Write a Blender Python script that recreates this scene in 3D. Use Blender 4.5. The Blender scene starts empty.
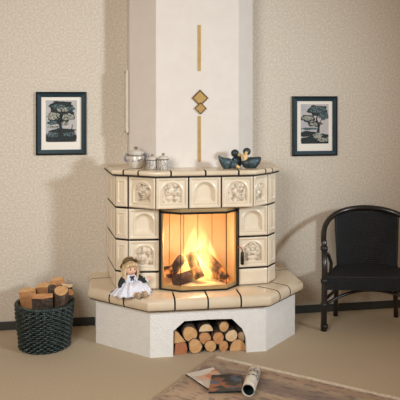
import bpy, bmesh, math, random
from mathutils import Vector, Matrix, noise as mnoise
random.seed(7)
C = bpy.context.scene.collection
PI = math.pi

# ------------------------------------------------------------------ camera numbers
F, HZ, EYE, TH, DW = 640.0, 100.0, 1.56, math.radians(9.5), 4.57
FW = Vector((math.sin(TH), math.cos(TH), 0)); RT = Vector((math.cos(TH), -math.sin(TH), 0))
CAM = -FW*DW; CAM.z = EYE
def ray(x, y): return FW + RT*((x-200)/F) - Vector((0, 0, (y-HZ)/F))
def at_y(x, y, Y):
    r = ray(x, y); return CAM + r*((Y-CAM.y)/r.y)
def at_z(x, y, z):
    r = ray(x, y); return CAM + r*((z-EYE)/r.z)

# ------------------------------------------------------------------ materials
def lin(c):
    return tuple(((v/255)/12.92 if v/255 <= .04045 else ((v/255+.055)/1.055)**2.4) for v in c)
def mat(name, col, rough=.6, metal=0, col2=None, nscale=8, ncut=(.35, .65), bump=0, bscale=40, bdetail=4,
        coat=0, stretch=None, spec=.5, sheen=0):
    m = bpy.data.materials.new(name); m.use_nodes = True
    nt = m.node_tree; b = nt.nodes['Principled BSDF']
    b.inputs['Base Color'].default_value = (*lin(col), 1)
    b.inputs['Roughness'].default_value = rough; b.inputs['Metallic'].default_value = metal
    b.inputs['Coat Weight'].default_value = coat; b.inputs['Coat Roughness'].default_value = .12
    b.inputs['Specular IOR Level'].default_value = spec
    b.inputs['Sheen Weight'].default_value = sheen
    tc = nt.nodes.new('ShaderNodeTexCoord'); mp = nt.nodes.new('ShaderNodeMapping')
    nt.links.new(tc.outputs['Object'], mp.inputs[0])
    if stretch: mp.inputs['Scale'].default_value = stretch
    if col2:
        n = nt.nodes.new('ShaderNodeTexNoise'); n.inputs['Scale'].default_value = nscale; n.inputs['Detail'].default_value = 5
        nt.links.new(mp.outputs[0], n.inputs['Vector'])
        r = nt.nodes.new('ShaderNodeValToRGB')
        r.color_ramp.elements[0].position = ncut[0]; r.color_ramp.elements[0].color = (*lin(col), 1)
        r.color_ramp.elements[1].position = ncut[1]; r.color_ramp.elements[1].color = (*lin(col2), 1)
        nt.links.new(n.outputs['Fac'], r.inputs[0]); nt.links.new(r.outputs[0], b.inputs['Base Color'])
    if bump:
        n2 = nt.nodes.new('ShaderNodeTexNoise'); n2.inputs['Scale'].default_value = bscale; n2.inputs['Detail'].default_value = bdetail
        nt.links.new(mp.outputs[0], n2.inputs['Vector'])
        bp = nt.nodes.new('ShaderNodeBump'); bp.inputs['Strength'].default_value = min(1, bump); bp.inputs['Distance'].default_value = .01*bump
        nt.links.new(n2.outputs['Fac'], bp.inputs['Height']); nt.links.new(bp.outputs[0], b.inputs['Normal'])
    return m

M = {}
M['wall'] = mat('wallpaper', (199, 187, 169), .75, 0, (216, 206, 190), 75, (.42, .66), .2, 90)
M['chimney'] = mat('chimney_paint', (218, 209, 199), .8, 0, (222, 214, 204), 14, (.3, .7), .12, 160)
M['floor'] = mat('carpet', (180, 162, 134), .95, 0, (192, 174, 147), 120, (.35, .65), .5, 300)
M['skirting'] = mat('baseboard_paint', (46, 49, 46), .6, 0, (54, 55, 51), 20)
M['plaster'] = mat('rough_plaster', (230, 228, 223), .9, 0, (236, 234, 229), 20, (.3, .7), .75, 105, 3)
M['tile'] = mat('cream_glaze', (224, 207, 180), .32, 0, (231, 216, 192), 11, (.3, .7), .05, 40, coat=.35)
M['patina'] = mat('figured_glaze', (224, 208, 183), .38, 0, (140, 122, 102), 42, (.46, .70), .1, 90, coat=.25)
M['slab'] = mat('slab_glaze', (214, 195, 166), .35, 0, (222, 205, 178), 9, (.3, .7), .05, 40, coat=.35)
M['joint'] = mat('dark_joint', (40, 32, 27), .9)
M['niche_shade'] = mat('niche_shade', (30, 26, 23), .95, 0, (40, 35, 30), 20)  # deep shade inside the log niche, painted as a near-black lining colour
M['iron'] = mat('black_iron', (24, 22, 21), .45, .3)
M['brass'] = mat('brushed_frame', (186, 158, 112), .4, .55, (200, 172, 126), 6)
M['chamotte'] = mat('fireclay', (226, 202, 164), .85, 0, (214, 186, 146), 5, (.3, .7), .2, 60)
M['copper'] = mat('copper', (176, 112, 78), .35, .9)
M['gold'] = mat('gold_leaf', (186, 150, 88), .42, .45, (198, 164, 104), 30, spec=.5)
M['golddark'] = mat('gold_edge', (110, 84, 44), .45, .45)
M['frame'] = mat('teal_frame', (15, 27, 31), .45, 0, (20, 34, 38), 10, spec=.3)
M['framein'] = mat('teal_frame_face', (34, 58, 66), .45, 0, (28, 50, 58), 12, spec=.3)
M['mount'] = mat('mount_card', (232, 226, 214), .9)
M['p_sky'] = mat('print_sky', (196, 184, 176), .8, 0, (170, 172, 176), 18)
M['p_dark'] = mat('print_dark', (20, 26, 28), .8, 0, (46, 56, 56), 90)
M['p_teal'] = mat('print_teal', (40, 62, 68), .8, 0, (110, 124, 122), 110, (.46, .6))
M['p_pale'] = mat('print_pale', (172, 170, 156), .8, 0, (70, 76, 72), 120, (.42, .6))
M['ceramic'] = mat('salt_glaze', (212, 206, 194), .3, 0, (198, 190, 176), 25, coat=.4)
M['deco'] = mat('grey_blue_decoration', (206, 200, 190), .35, 0, (112, 108, 108), 130, (.48, .6), coat=.3)
M['bluegrey'] = mat('blue_glaze', (104, 112, 126), .3, 0, (140, 146, 156), 60, coat=.3)
M['band'] = mat('umber_glaze', (110, 96, 84), .4, 0, (150, 134, 116), 60)
M['duck'] = mat('teal_stoneware', (42, 60, 64), .5, 0, (26, 40, 44), 55, (.4, .65), .3, 120, coat=.1)
M['duckpale'] = mat('teal_stoneware_light', (72, 94, 98), .5, 0, (42, 60, 66), 55, (.4, .65), .3, 120, coat=.1)
M['beak'] = mat('ochre_glaze', (224, 178, 92), .4, 0, (232, 200, 140), 40, coat=.2)
M['wicker'] = mat('dark_green_wicker', (20, 34, 33), .36, 0, (50, 66, 62), 45, (.45, .7), .4, 120, spec=.6)
M['chairw'] = mat('black_wicker', (20, 22, 24), .45, 0, (32, 36, 38), 60, (.4, .65), .4, 120)
M['cane'] = mat('black_cane', (22, 20, 20), .32, 0, (44, 36, 32), 12, (.45, .7), coat=.3)
M['bark'] = mat('bark', (96, 78, 62), .95, 0, (58, 46, 38), 40, (.35, .65), .9, 70, stretch=(1, 1, 1))
M['skin'] = mat('doll_skin', (226, 178, 150), .5, 0, (232, 188, 162), 30)
M['hair'] = mat('blond_hair', (222, 198, 158), .55, 0, (184, 152, 108), 60, (.4, .6), .4, 90, stretch=(3, 3, .6))
M['straw'] = mat('straw', (166, 132, 84), .8, 0, (128, 98, 60), 90, (.4, .6), .5, 200)
M['dress'] = mat('white_cotton', (232, 232, 240), .9, 0, (218, 220, 230), 60, (.3, .7), 1.0, 75, sheen=.2)
M['sleeve'] = mat('bottle_green_cloth', (20, 27, 28), .85, 0, (34, 42, 42), 60)
M['boot'] = mat('tan_boot', (182, 160, 128), .6, 0, (164, 140, 110), 30)
M['lip'] = mat('lip', (186, 92, 84), .5)
M['eye'] = mat('eye', (38, 32, 34), .2)

def wood_end(name, c1, c2, c3, axis):
    m = bpy.data.materials.new(name); m.use_nodes = True; nt = m.node_tree; b = nt.nodes['Principled BSDF']
    b.inputs['Roughness'].default_value = .85
    tc = nt.nodes.new('ShaderNodeTexCoord')
    w = nt.nodes.new('ShaderNodeTexWave'); w.wave_type = 'RINGS'; w.rings_direction = axis
    w.inputs['Scale'].default_value = 42; w.inputs['Distortion'].default_value = 3.5; w.inputs['Detail'].default_value = 2
    w.inputs['Detail Scale'].default_value = 1.2
    nt.links.new(tc.outputs['Object'], w.inputs['Vector'])
    n = nt.nodes.new('ShaderNodeTexNoise'); n.inputs['Scale'].default_value = 26; n.inputs['Detail'].default_value = 4
    nt.links.new(tc.outputs['Object'], n.inputs['Vector'])
    r = nt.nodes.new('ShaderNodeValToRGB')
    r.color_ramp.elements[0].position = .3; r.color_ramp.elements[0].color = (*lin(c1), 1)
    r.color_ramp.elements[1].position = .7; r.color_ramp.elements[1].color = (*lin(c2), 1)
    nt.links.new(n.outputs['Fac'], r.inputs[0])
    mx = nt.nodes.new('ShaderNodeMix'); mx.data_type = 'RGBA'
    mu = nt.nodes.new('ShaderNodeMath'); mu.operation = 'MULTIPLY'; mu.inputs[1].default_value = .35
    nt.links.new(w.outputs['Fac'], mu.inputs[0]); nt.links.new(mu.outputs[0], mx.inputs[0])
    nt.links.new(r.outputs[0], mx.inputs[6]); mx.inputs[7].default_value = (*lin(c3), 1)
    nt.links.new(mx.outputs[2], b.inputs['Base Color'])
    return m
M['end_tan'] = wood_end('cut_wood_tan', (226, 184, 130), (200, 150, 98), (150, 98, 58), 'Z')
M['end_red'] = wood_end('cut_wood_red', (190, 124, 84), (168, 104, 70), (128, 76, 50), 'Z')
M['end_pale'] = wood_end('cut_wood_pale', (236, 214, 176), (214, 178, 132), (170, 126, 84), 'Z')
M['end_orange'] = wood_end('cut_wood_orange', (216, 164, 110), (186, 128, 80), (138, 86, 52), 'Z')

def simple(name):
    m = bpy.data.materials.new(name); m.use_nodes = True; m.node_tree.nodes.clear(); return m, m.node_tree
# glass : thin clear pane
m, nt = simple('clear_pane')
o = nt.nodes.new('ShaderNodeOutputMaterial'); mx = nt.nodes.new('ShaderNodeMixShader'); t = nt.nodes.new('ShaderNodeBsdfTransparent')
g = nt.nodes.new('ShaderNodeBsdfGlossy'); g.inputs['Roughness'].default_value = .02
t.inputs[0].default_value = (.97, .96, .94, 1); mx.inputs[0].default_value = .04
nt.links.new(t.outputs[0], mx.inputs[1]); nt.links.new(g.outputs[0], mx.inputs[2]); nt.links.new(mx.outputs[0], o.inputs[0]); M['glass'] = m
# burning log: char with glowing cracks
m = mat('charred_wood', (60, 42, 34), .95, 0, (110, 78, 58), 30, (.4, .65), .8, 60); nt = m.node_tree; b = nt.nodes['Principled BSDF']
tc = nt.nodes.new('ShaderNodeTexCoord'); n = nt.nodes.new('ShaderNodeTexNoise'); n.inputs['Scale'].default_value = 17; n.inputs['Detail'].default_value = 3
nt.links.new(tc.outputs['Object'], n.inputs['Vector'])
r = nt.nodes.new('ShaderNodeValToRGB'); r.color_ramp.elements[0].position = .46; r.color_ramp.elements[0].color = (0, 0, 0, 1)
r.color_ramp.elements[1].position = .66; r.color_ramp.elements[1].color = (1, .28, .04, 1)
nt.links.new(n.outputs['Fac'], r.inputs[0]); nt.links.new(r.outputs[0], b.inputs['Emission Color']); b.inputs['Emission Strength'].default_value = 1.3
M['char'] = m
M['char_dark'] = mat('charcoal_wood', (78, 52, 46), .95, 0, (46, 32, 30), 30, (.4, .65), .8, 60)
# rug: stripes, speckle
def rug_mat():
    m = bpy.data.materials.new('woven_rug'); m.use_nodes = True; nt = m.node_tree; b = nt.nodes['Principled BSDF']; b.inputs['Roughness'].default_value = .95
    tc = nt.nodes.new('ShaderNodeTexCoord')
    sx = nt.nodes.new('ShaderNodeSeparateXYZ'); nt.links.new(tc.outputs['Object'], sx.inputs[0])
    # bands run along local x (the long edge); local y is the distance from that edge
    wn = nt.nodes.new('ShaderNodeTexNoise'); wn.inputs['Scale'].default_value = 14; wn.inputs['Detail'].default_value = 3
    nt.links.new(tc.outputs['Object'], wn.inputs['Vector'])
    ma = nt.nodes.new('ShaderNodeMath'); ma.operation = 'MULTIPLY_ADD'; ma.inputs[1].default_value = .035; 
    nt.links.new(wn.outputs['Fac'], ma.inputs[0]); nt.links.new(sx.outputs['Y'], ma.inputs[2])
    r = nt.nodes.new('ShaderNodeValToRGB'); cr = r.color_ramp; cr.interpolation = 'LINEAR'
    stops = [(0, (196, 180, 154)), (.05, (182, 162, 138)), (.09, (168, 140, 114)), (.14, (176, 154, 130)), (.2, (142, 124, 110)), (.27, (138, 120, 108)),
             (.33, (184, 162, 136)), (.42, (172, 146, 120)), (.55, (190, 166, 138)), (.75, (164, 140, 120)), (1, (186, 164, 138))]
    cr.elements[0].color = (*lin(stops[0][1]), 1); cr.elements[1].position = 1; cr.elements[1].color = (*lin(stops[-1][1]), 1)
    for p, c in stops[1:-1]:
        e = cr.elements.new(p); e.color = (*lin(c), 1)
    nt.links.new(ma.outputs[0], r.inputs[0])
    # motifs
    mp = nt.nodes.new('ShaderNodeMapping'); mp.inputs['Scale'].default_value = (10, 26, 1); nt.links.new(tc.outputs['Object'], mp.inputs[0])
    n = nt.nodes.new('ShaderNodeTexNoise'); n.inputs['Scale'].default_value = 1.3; n.inputs['Detail'].default_value = 4; nt.links.new(mp.outputs[0], n.inputs['Vector'])
    rr = nt.nodes.new('ShaderNodeValToRGB'); rr.color_ramp.elements[0].position = .52; rr.color_ramp.elements[1].position = .6
    nt.links.new(n.outputs['Fac'], rr.inputs[0])
    mx = nt.nodes.new('ShaderNodeMix'); mx.data_type = 'RGBA'
    mm = nt.nodes.new('ShaderNodeMath'); mm.operation = 'MULTIPLY'; mm.inputs[1].default_value = .6
    nt.links.new(rr.outputs[0], mm.inputs[0]); nt.links.new(mm.outputs[0], mx.inputs[0])
    nt.links.new(r.outputs[0], mx.inputs[6]); mx.inputs[7].default_value = (*lin((112, 98, 96)), 1)
    nt.links.new(mx.outputs[2], b.inputs['Base Color'])
    bn = nt.nodes.new('ShaderNodeTexNoise'); bn.inputs['Scale'].default_value = 220; nt.links.new(tc.outputs['Object'], bn.inputs['Vector'])
    bp = nt.nodes.new('ShaderNodeBump'); bp.inputs['Strength'].default_value = .6; bp.inputs['Distance'].default_value = .006
    nt.links.new(bn.outputs['Fac'], bp.inputs['Height']); nt.links.new(bp.outputs[0], b.inputs['Normal'])
    return m
M['ventf'] = mat('vent_paint', (196, 184, 164), .7, 0, (204, 192, 172), 20)
M['rug'] = rug_mat()
M['rugside'] = mat('rug_side_binding', (176, 154, 128), .95, 0, (150, 130, 108), 60, (.4, .6), .5, 200)
M['rugedge'] = mat('rug_border', (226, 214, 190), .95, 0, (206, 192, 166), 60, (.4, .6), .5, 200)

# ------------------------------------------------------------------ mesh builder
class MB:
    def __init__(s): s.v = []; s.f = []; s.mi = []; s.sm = []
    def add(s, vs, fs, mi=0, smooth=False):
        o = len(s.v); s.v += [Vector(p) for p in vs]
        for f in fs: s.f.append([i+o for i in f]); s.mi.append(mi); s.sm.append(smooth)
    def box(s, c, d, mi=0, rot=None):
        x, y, z = [k/2 for k in d]; c = Vector(c)
        vs = [Vector(p) for p in ((-x,-y,-z),(x,-y,-z),(x,y,-z),(-x,y,-z),(-x,-y,z),(x,-y,z),(x,y,z),(-x,y,z))]
        if rot is not None: vs = [rot @ p for p in vs]
        s.add([p+c for p in vs], [(3,2,1,0),(4,5,6,7),(0,1,5,4),(1,2,6,5),(2,3,7,6),(3,0,4,7)], mi)
    def tube(s, pts, r, seg=8, closed=False, mi=0, caps=True):
        pts = [Vector(p) for p in pts]; n = len(pts)
        rs = r if isinstance(r, (list, tuple)) else [r]*n
        tans = []
        for i in range(n):
            a = pts[(i-1) % n] if closed or i > 0 else pts[i]; b = pts[(i+1) % n] if closed or i < n-1 else pts[i]
            t = (b-a); tans.append(t.normalized() if t.length > 1e-9 else Vector((0, 0, 1)))
        ref = Vector((0, 0, 1)) if abs(tans[0].z) < .9 else Vector((1, 0, 0))
        nrm = (ref - tans[0]*ref.dot(tans[0])).normalized(); vs = []
        for i in range(n):
            nrm = nrm - tans[i]*nrm.dot(tans[i])
            nrm = nrm.normalized() if nrm.length > 1e-6 else tans[i].orthogonal().normalized()
            bn = tans[i].cross(nrm)
            for k in range(seg):
                a = 2*PI*k/seg; vs.append(pts[i] + (nrm*math.cos(a)+bn*math.sin(a))*rs[i])
        fs = []
        for i in range(n if closed else n-1):
            j = (i+1) % n
            for k in range(seg): fs.append((i*seg+k, i*seg+(k+1) % seg, j*seg+(k+1) % seg, j*seg+k))
        s.add(vs, fs, mi, True)
        if caps and not closed:
            o = len(s.v)-len(vs)
            s.f.append([o+k for k in range(seg)][::-1]); s.mi.append(mi); s.sm.append(False)
            s.f.append([o+(n-1)*seg+k for k in range(seg)]); s.mi.append(mi); s.sm.append(False)
    def lathe(s, prof, c, seg=32, mi=0, mat4=None, smooth=True, sx=1, sy=1):
        c = Vector(c); vs = []; n = len(prof)
        for r, z in prof:
            for k in range(seg):
                a = 2*PI*k/seg; p = Vector((max(r, 1e-4)*math.cos(a)*sx, max(r, 1e-4)*math.sin(a)*sy, z))
                if mat4 is not None: p = mat4 @ p
                vs.append(p+c)
        fs = [(i*seg+k, i*seg+(k+1) % seg, (i+1)*seg+(k+1) % seg, (i+1)*seg+k) for i in range(n-1) for k in range(seg)]
        fs.append(tuple(range(seg))[::-1]); fs.append(tuple((n-1)*seg+k for k in range(seg)))
        s.add(vs, fs, mi, smooth)
    def ball(s, c, r, seg=16, rings=10, mi=0, mat3=None, fn=None):
        c = Vector(c); r = Vector(r) if not isinstance(r, (int, float)) else Vector((r, r, r)); vs = []; 
        for i in range(rings+1):
            ph = PI*i/rings
            for k in range(seg):
                a = 2*PI*k/seg; d = Vector((math.sin(ph)*math.cos(a), math.sin(ph)*math.sin(a), math.cos(ph)))
                p = Vector((d.x*r.x, d.y*r.y, d.z*r.z))
                if fn: p = fn(d, p)
                if mat3 is not None: p = mat3 @ p
                vs.append(p+c)
        fs = [(i*seg+k, (i+1)*seg+k, (i+1)*seg+(k+1) % seg, i*seg+(k+1) % seg) for i in range(rings) for k in range(seg)]
        s.add(vs, fs, mi, True)
    def prism(s, poly, z0, z1, mi=0):
        n = len(poly); vs = [(x, y, z0) for x, y in poly] + [(x, y, z1) for x, y in poly]
        fs = [tuple(range(n))[::-1], tuple(range(n, 2*n))] + [(i, (i+1) % n, n+(i+1) % n, n+i) for i in range(n)]
        s.add(vs, fs, mi)
    def build(s, name, mats, parent=None, bevel=0, weld=True, recalc=True, subsurf=0):
        if not isinstance(mats, (list, tuple)): mats = [mats]
        me = bpy.data.meshes.new(name)
        inv = root_of(parent).inverted() if parent else Matrix()
        me.from_pydata([inv @ p for p in s.v], [], s.f)
        for m in mats: me.materials.append(m)
        for p, mi, sm in zip(me.polygons, s.mi, s.sm): p.material_index = mi; p.use_smooth = sm
        bm = bmesh.new(); bm.from_mesh(me)
        if weld: bmesh.ops.remove_doubles(bm, verts=bm.verts, dist=1e-5)
        if recalc: bmesh.ops.recalc_face_normals(bm, faces=bm.faces)
        bm.to_mesh(me); bm.free()
        ob = bpy.data.objects.new(name, me); C.objects.link(ob)
        if parent: ob.parent = parent
        if bevel:
            md = ob.modifiers.new('bevel', 'BEVEL'); md.width = bevel; md.segments = 2; md.limit_method = 'ANGLE'
        if subsurf:
            md = ob.modifiers.new('sub', 'SUBSURF'); md.levels = subsurf; md.render_levels = subsurf
        return ob
def root_of(o):
    while o.parent: o = o.parent
    return o.matrix_basis.copy()
def tag(o, label, cat, group=None, kind=None):
    o['label'] = label; o['category'] = cat
    if group: o['group'] = group
    if kind: o['kind'] = kind
    return o
def thing(name, label, cat, loc=(0, 0, 0), rotz=0, group=None):
    o = bpy.data.objects.new(name, None); C.objects.link(o); o.empty_display_size = .05
    o.location = loc; o.rotation_euler = (0, 0, rotz); o.matrix_basis = Matrix.Translation(loc) @ Matrix.Rotation(rotz, 4, 'Z')
    return tag(o, label, cat, group)
def solo(mb, name, mats, label, cat, loc=(0, 0, 0), group=None, **kw):   # single-mesh thing with origin at loc
    for i in range(len(mb.v)): mb.v[i] = mb.v[i]-Vector(loc)
    o = mb.build(name, mats, **kw); o.location = loc; return tag(o, label, cat, group)
def structure(o): o['kind'] = 'structure'; return o
def sm(t): t = max(0, min(1, t)); return t*t*(3-2*t)

# ------------------------------------------------------------------ setting
b = MB(); b.box((0, .05, 1.4), (9, .1, 2.8)); structure(b.build('wall_back', M['wall']))
b = MB(); b.box((0, -2.95, -.05), (9, 6, .1)); structure(b.build('floor', M['floor']))
for nm, x0, x1 in (('baseboard_left', -4.5, -.742), ('baseboard_right', .582, 4.5)):
    b = MB(); b.box(((x0+x1)/2, -.008, .0275), (x1-x0, .016, .055)); structure(b.build(nm, M['skirting'], bevel=.003))
CH = [(-.518, 0), (-.512, -.17), (-.347, -.33), (.206, -.33), (.344, -.17), (.35, 0)]
b = MB(); b.prism(CH, 1.113, 2.8); structure(b.build('wall_chimney', M['chimney'], bevel=.003))

# ------------------------------------------------------------------ plan helpers
def segn(a, b_):
    t = (Vector(b_)-Vector(a)).normalized(); return Vector((t.y, -t.x))
def offset(path, d):
    out = []; n = len(path)
    for i in range(n):
        if i == 0: nn = segn(path[0], path[1]); k = 1
        elif i == n-1: nn = segn(path[-2], path[-1]); k = 1
        else:
            n1, n2 = segn(path[i-1], path[i]), segn(path[i], path[i+1]); nn = (n1+n2).normalized(); k = 1/max(.3, nn.dot(n1))
        p = Vector(path[i]) + nn*d*k; out.append((p.x, p.y if 0 < i < n-1 else path[i][1]))
    return out
def slab_pieces(path, joints, gap):
    """cut a polyline at (segment, t) joints; return lists of (point, miter normal, scale)"""
    segs = [(Vector(path[i]), Vector(path[i+1])) for i in range(len(path)-1)]
    marks = [(0, 0.0)] + sorted(joints) + [(len(segs)-1, 1.0)]
    out = []
    for q in range(len(marks)-1):
        (s0, t0), (s1, t1) = marks[q], marks[q+1]
        def pt(sg, t, sgn):
            a, b_ = segs[sg]; d = (b_-a).normalized(); p = a.lerp(b_, t)
            if 0 < q+(sgn < 0) < len(marks)-1: p = p + d*sgn*gap/2
            return p
        pcs = [(pt(s0, t0, 1), segn(*segs[s0]), 1)]
        for c in range(s0, s1):
            n1, n2 = segn(*segs[c]), segn(*segs[c+1]); nn = (n1+n2).normalized()
            pcs.append((segs[c][1], nn, 1/nn.dot(n1)))
        pcs.append((pt(s1, t1, -1), segn(*segs[s1]), 1))
        out.append(pcs)
    return out
def slab_mesh(pcs, dep, z0, z1, r):
    zc, rz = (z0+z1)/2, (z1-z0)/2
    prof = [(-dep, z1), (-r, z1)]
    for k in range(1, 10):
        a = PI/2 - PI*k/10
        prof.append((-r + r*math.copysign(abs(math.cos(a))**.8, math.cos(a)), zc + rz*math.copysign(abs(math.sin(a))**.8, math.sin(a))))
    prof += [(-r, z0), (-dep, z0)]
    mb = MB(); vs = []; n = len(prof)
    for p, nn, k in pcs:
        for off, z in prof: q = p + nn*off*k; vs.append((q.x, q.y, z))
    fs = [(i*n+k, i*n+(k+1) % n, (i+1)*n+(k+1) % n, (i+1)*n+k) for i in range(len(pcs)-1) for k in range(n)]
    mb.add(vs, fs, 0, False)
    mb.add([vs[k] for k in range(n)], [tuple(range(n))], 1); mb.add([vs[(len(pcs)-1)*n+k] for k in range(n)], [tuple(range(n))], 1)
    return mb
def autosmooth(ob, ang=.6):
    me = ob.data
    bm = bmesh.new(); bm.from_mesh(me)
    for f in bm.faces: f.smooth = True
    for e in bm.edges:
        if len(e.link_faces) == 2 and e.calc_face_angle(0) > ang: e.smooth = False
    bm.to_mesh(me); bm.free()

# ------------------------------------------------------------------ the tiled stove
stove = thing('tiled_stove', 'cream tiled fireplace stove with burning fire behind curved glass and white plaster base', 'fireplace', (-.085, -.3, 0))
BASE = [(-.735, 0), (-.735, -.34), (-.413, -.64), (.305, -.655), (.575, -.40), (.575, 0)]
NY = -.65
niche = [at_y(*p, NY) for p in ((173.3, 358), (173.6, 331.5), (184.5, 321.5), (207, 319.6), (232, 318.8), (242.5, 329), (246, 338), (246.4, 354))]
npoly = [(p.x, max(p.z, 0.0)) for p in niche]; npoly[0] = (npoly[0][0], 0); npoly[-1] = (npoly[-1][0], 0)
def plaster_base():
    # solid with a real notch: front face has the opening, walls of the opening run back to y=-.30
    mb = MB(); zt = .288; YB = -.27
    n = len(BASE)
    def yfront(x): a, b_ = BASE[2], BASE[3]; t = (x-a[0])/(b_[0]-a[0]); return a[1]+(b_[1]-a[1])*t
    for i in range(n-1):
        if i == 2: continue
        a, c = BASE[i], BASE[i+1]
        mb.add([(*a, 0), (*c, 0), (*c, zt), (*a, zt)], [(0, 1, 2, 3)])
    mb.add([(*p, zt) for p in BASE], [tuple(range(n))])
    a, c = BASE[2], BASE[3]
    L = (*a, 0), (*a, zt); R = (*c, 0), (*c, zt)
    fr = [(x, yfront(x), z) for x, z in npoly]
    m = len(fr)
    poly = [L[0]] + fr + [R[0], R[1], L[1]]
    # split the front into strips around the opening
    mb.add([L[0], fr[0], fr[1], (a[0], a[1], fr[1][2])], [(0, 1, 2, 3)])
    mb.add([(a[0], a[1], fr[1][2]), fr[1], fr[2], (fr[2][0], yfront(fr[2][0]), zt), L[1]], [(0, 1, 2, 3, 4)])
    for k in range(2, m-3):
        p, q = fr[k], fr[k+1]
        mb.add([p, q, (q[0], yfront(q[0]), zt), (p[0], yfront(p[0]), zt)], [(0, 1, 2, 3)])
    p = fr[m-4]; p2 = fr[m-3]; p3 = fr[m-2]; p4 = fr[m-1]
    mb.add([p2, p3, (c[0], c[1], p3[2]), R[1], (p2[0], yfront(p2[0]), zt)], [(0, 1, 2, 3, 4)])
    mb.add([p3, p4, R[0], (c[0], c[1], p3[2])], [(0, 1, 2, 3)])
    # reveal, first 2 cm plaster
    for k in range(m-1):
        p, q = fr[k], fr[k+1]
        mb.add([p, q, (q[0], q[1]+.03, q[2]), (p[0], p[1]+.03, p[2])], [(0, 1, 2, 3)])
    return mb
ob = plaster_base().build('plaster_base', M['plaster'], stove, recalc=False)
ob['label'] = 'rough white plaster base with an arched log niche'
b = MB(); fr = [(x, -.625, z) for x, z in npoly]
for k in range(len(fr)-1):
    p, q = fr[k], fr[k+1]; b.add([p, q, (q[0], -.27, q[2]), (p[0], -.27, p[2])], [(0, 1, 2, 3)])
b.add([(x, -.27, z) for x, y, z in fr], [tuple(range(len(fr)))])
ob = b.build('log_niche', M['niche_shade'], stove, recalc=False); ob['label'] = 'dark inside of the log niche'

LEDGE = offset(BASE, .05)
def seg_t(path, s, X=None, Y=None):
    a, c = path[s], path[s+1]
    return (s, ((X-a[0])/(c[0]-a[0])) if X is not None else ((Y-a[1])/(c[1]-a[1])))
lj = [seg_t(LEDGE, 0, Y=-.15), seg_t(LEDGE, 1, X=-.655), seg_t(LEDGE, 1, X=-.57), seg_t(LEDGE, 2, X=-.268), seg_t(LEDGE, 2, X=-.066), seg_t(LEDGE, 2, X=.138),
      seg_t(LEDGE, 3, X=.405), seg_t(LEDGE, 3, X=.50), seg_t(LEDGE, 4, Y=-.15)]
for pcs in slab_pieces(LEDGE, lj, .010):
    ob = slab_mesh(pcs, .17, .284, .362, .045).build('ledge_slab', [M['slab'], M['joint']], stove); autosmooth(ob)
b = MB(); b.prism(offset(LEDGE, -.012) , .2885, .352); b.build('ledge_core', M['joint'], stove)
inner = offset(LEDGE, -.172); b = MB(); b.prism(inner, .3525, .3615); b.build('ledge_plate', M['slab'], stove)

# body plans
R1 = [(-.66, 0), (-.617, -.40), (-.537, -.445), (-.373, -.560), (.25, -.567), (.372, -.478), (.45, -.385), (.485, 0)]
R2L = [(-.66, 0), (-.617, -.40), (-.537, -.455), (-.335, -.475)]
R2R = [(.165, -.478), (.372, -.47), (.45, -.378), (.485, 0)]
rows = [(.879, 1.081), (.677, .877), (.474, .675), (.362, .472)]
b = MB(); b.prism(offset(R1, -.035), .882, 1.082); b.build('upper_core', M['joint'], stove)
b = MB(); b.prism(offset(R2L, -.035)[:-1] + [(-.345, -.44), (-.345, 0)], .362, .882); b.build('column_core', M['joint'], stove)
b = MB(); b.prism([(.175, 0), (.175, -.443)] + offset(R2R, -.035)[1:], .362, .882); b.build('column_core', M['joint'], stove)

random.seed(3)
def figure(kind):
    rnd = random.Random(kind); bl = []
    if kind == 'couple':
        bl += [(-.34, .62, .2, .2, 1), (.34, .6, .2, .2, 1), (-.4, .1, .3, .4, .9), (.36, .08, .28, .38, .9), (0, .2, .16, .3, .6), (-.3, -.4, .3, .2, .8), (.35, -.42, .32, .18, .8), (0, .8, .4, .08, .5)]
    elif kind == 'wreath':
        bl += [(.05+.3*math.cos(a), .5+.3*math.sin(a), .13, .13, .9) for a in [k*PI/5 for k in range(10)]]
        bl += [(.05, .45, .16, .22, .6), (0, -.1, .4, .16, .9), (-.35, .0, .2, .3, .6), (.4, -.1, .18, .3, .6), (-.1, -.5, .4, .15, .8), (.3, -.45, .2, .15, .6)]
    elif kind == 'bust':
        bl += [(-.05, .5, .3, .32, 1), (-.05, .86, .34, .14, .7), (0, -.25, .56, .42, .8), (.45, .25, .2, .5, .5), (-.5, .2, .18, .45, .5), (0, -.62, .5, .12, .6)]
    elif kind == 'cherub':
        bl += [(-.1, .55, .24, .26, 1), (.3, .2, .3, .26, .8), (-.25, .0, .26, .36, .9), (.1, -.3, .36, .22, .85), (-.5, .35, .2, .24, .6), (.5, .5, .2, .26, .6), (.4, -.45, .22, .18, .7), (-.45, -.5, .2, .14, .6)]
    for _ in range(26):
        bl.append((rnd.uniform(-.8, .8), rnd.uniform(-.75, .85), rnd.uniform(.06, .12), rnd.uniform(.06, .12), rnd.uniform(.25, .5)))
    return bl
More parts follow.
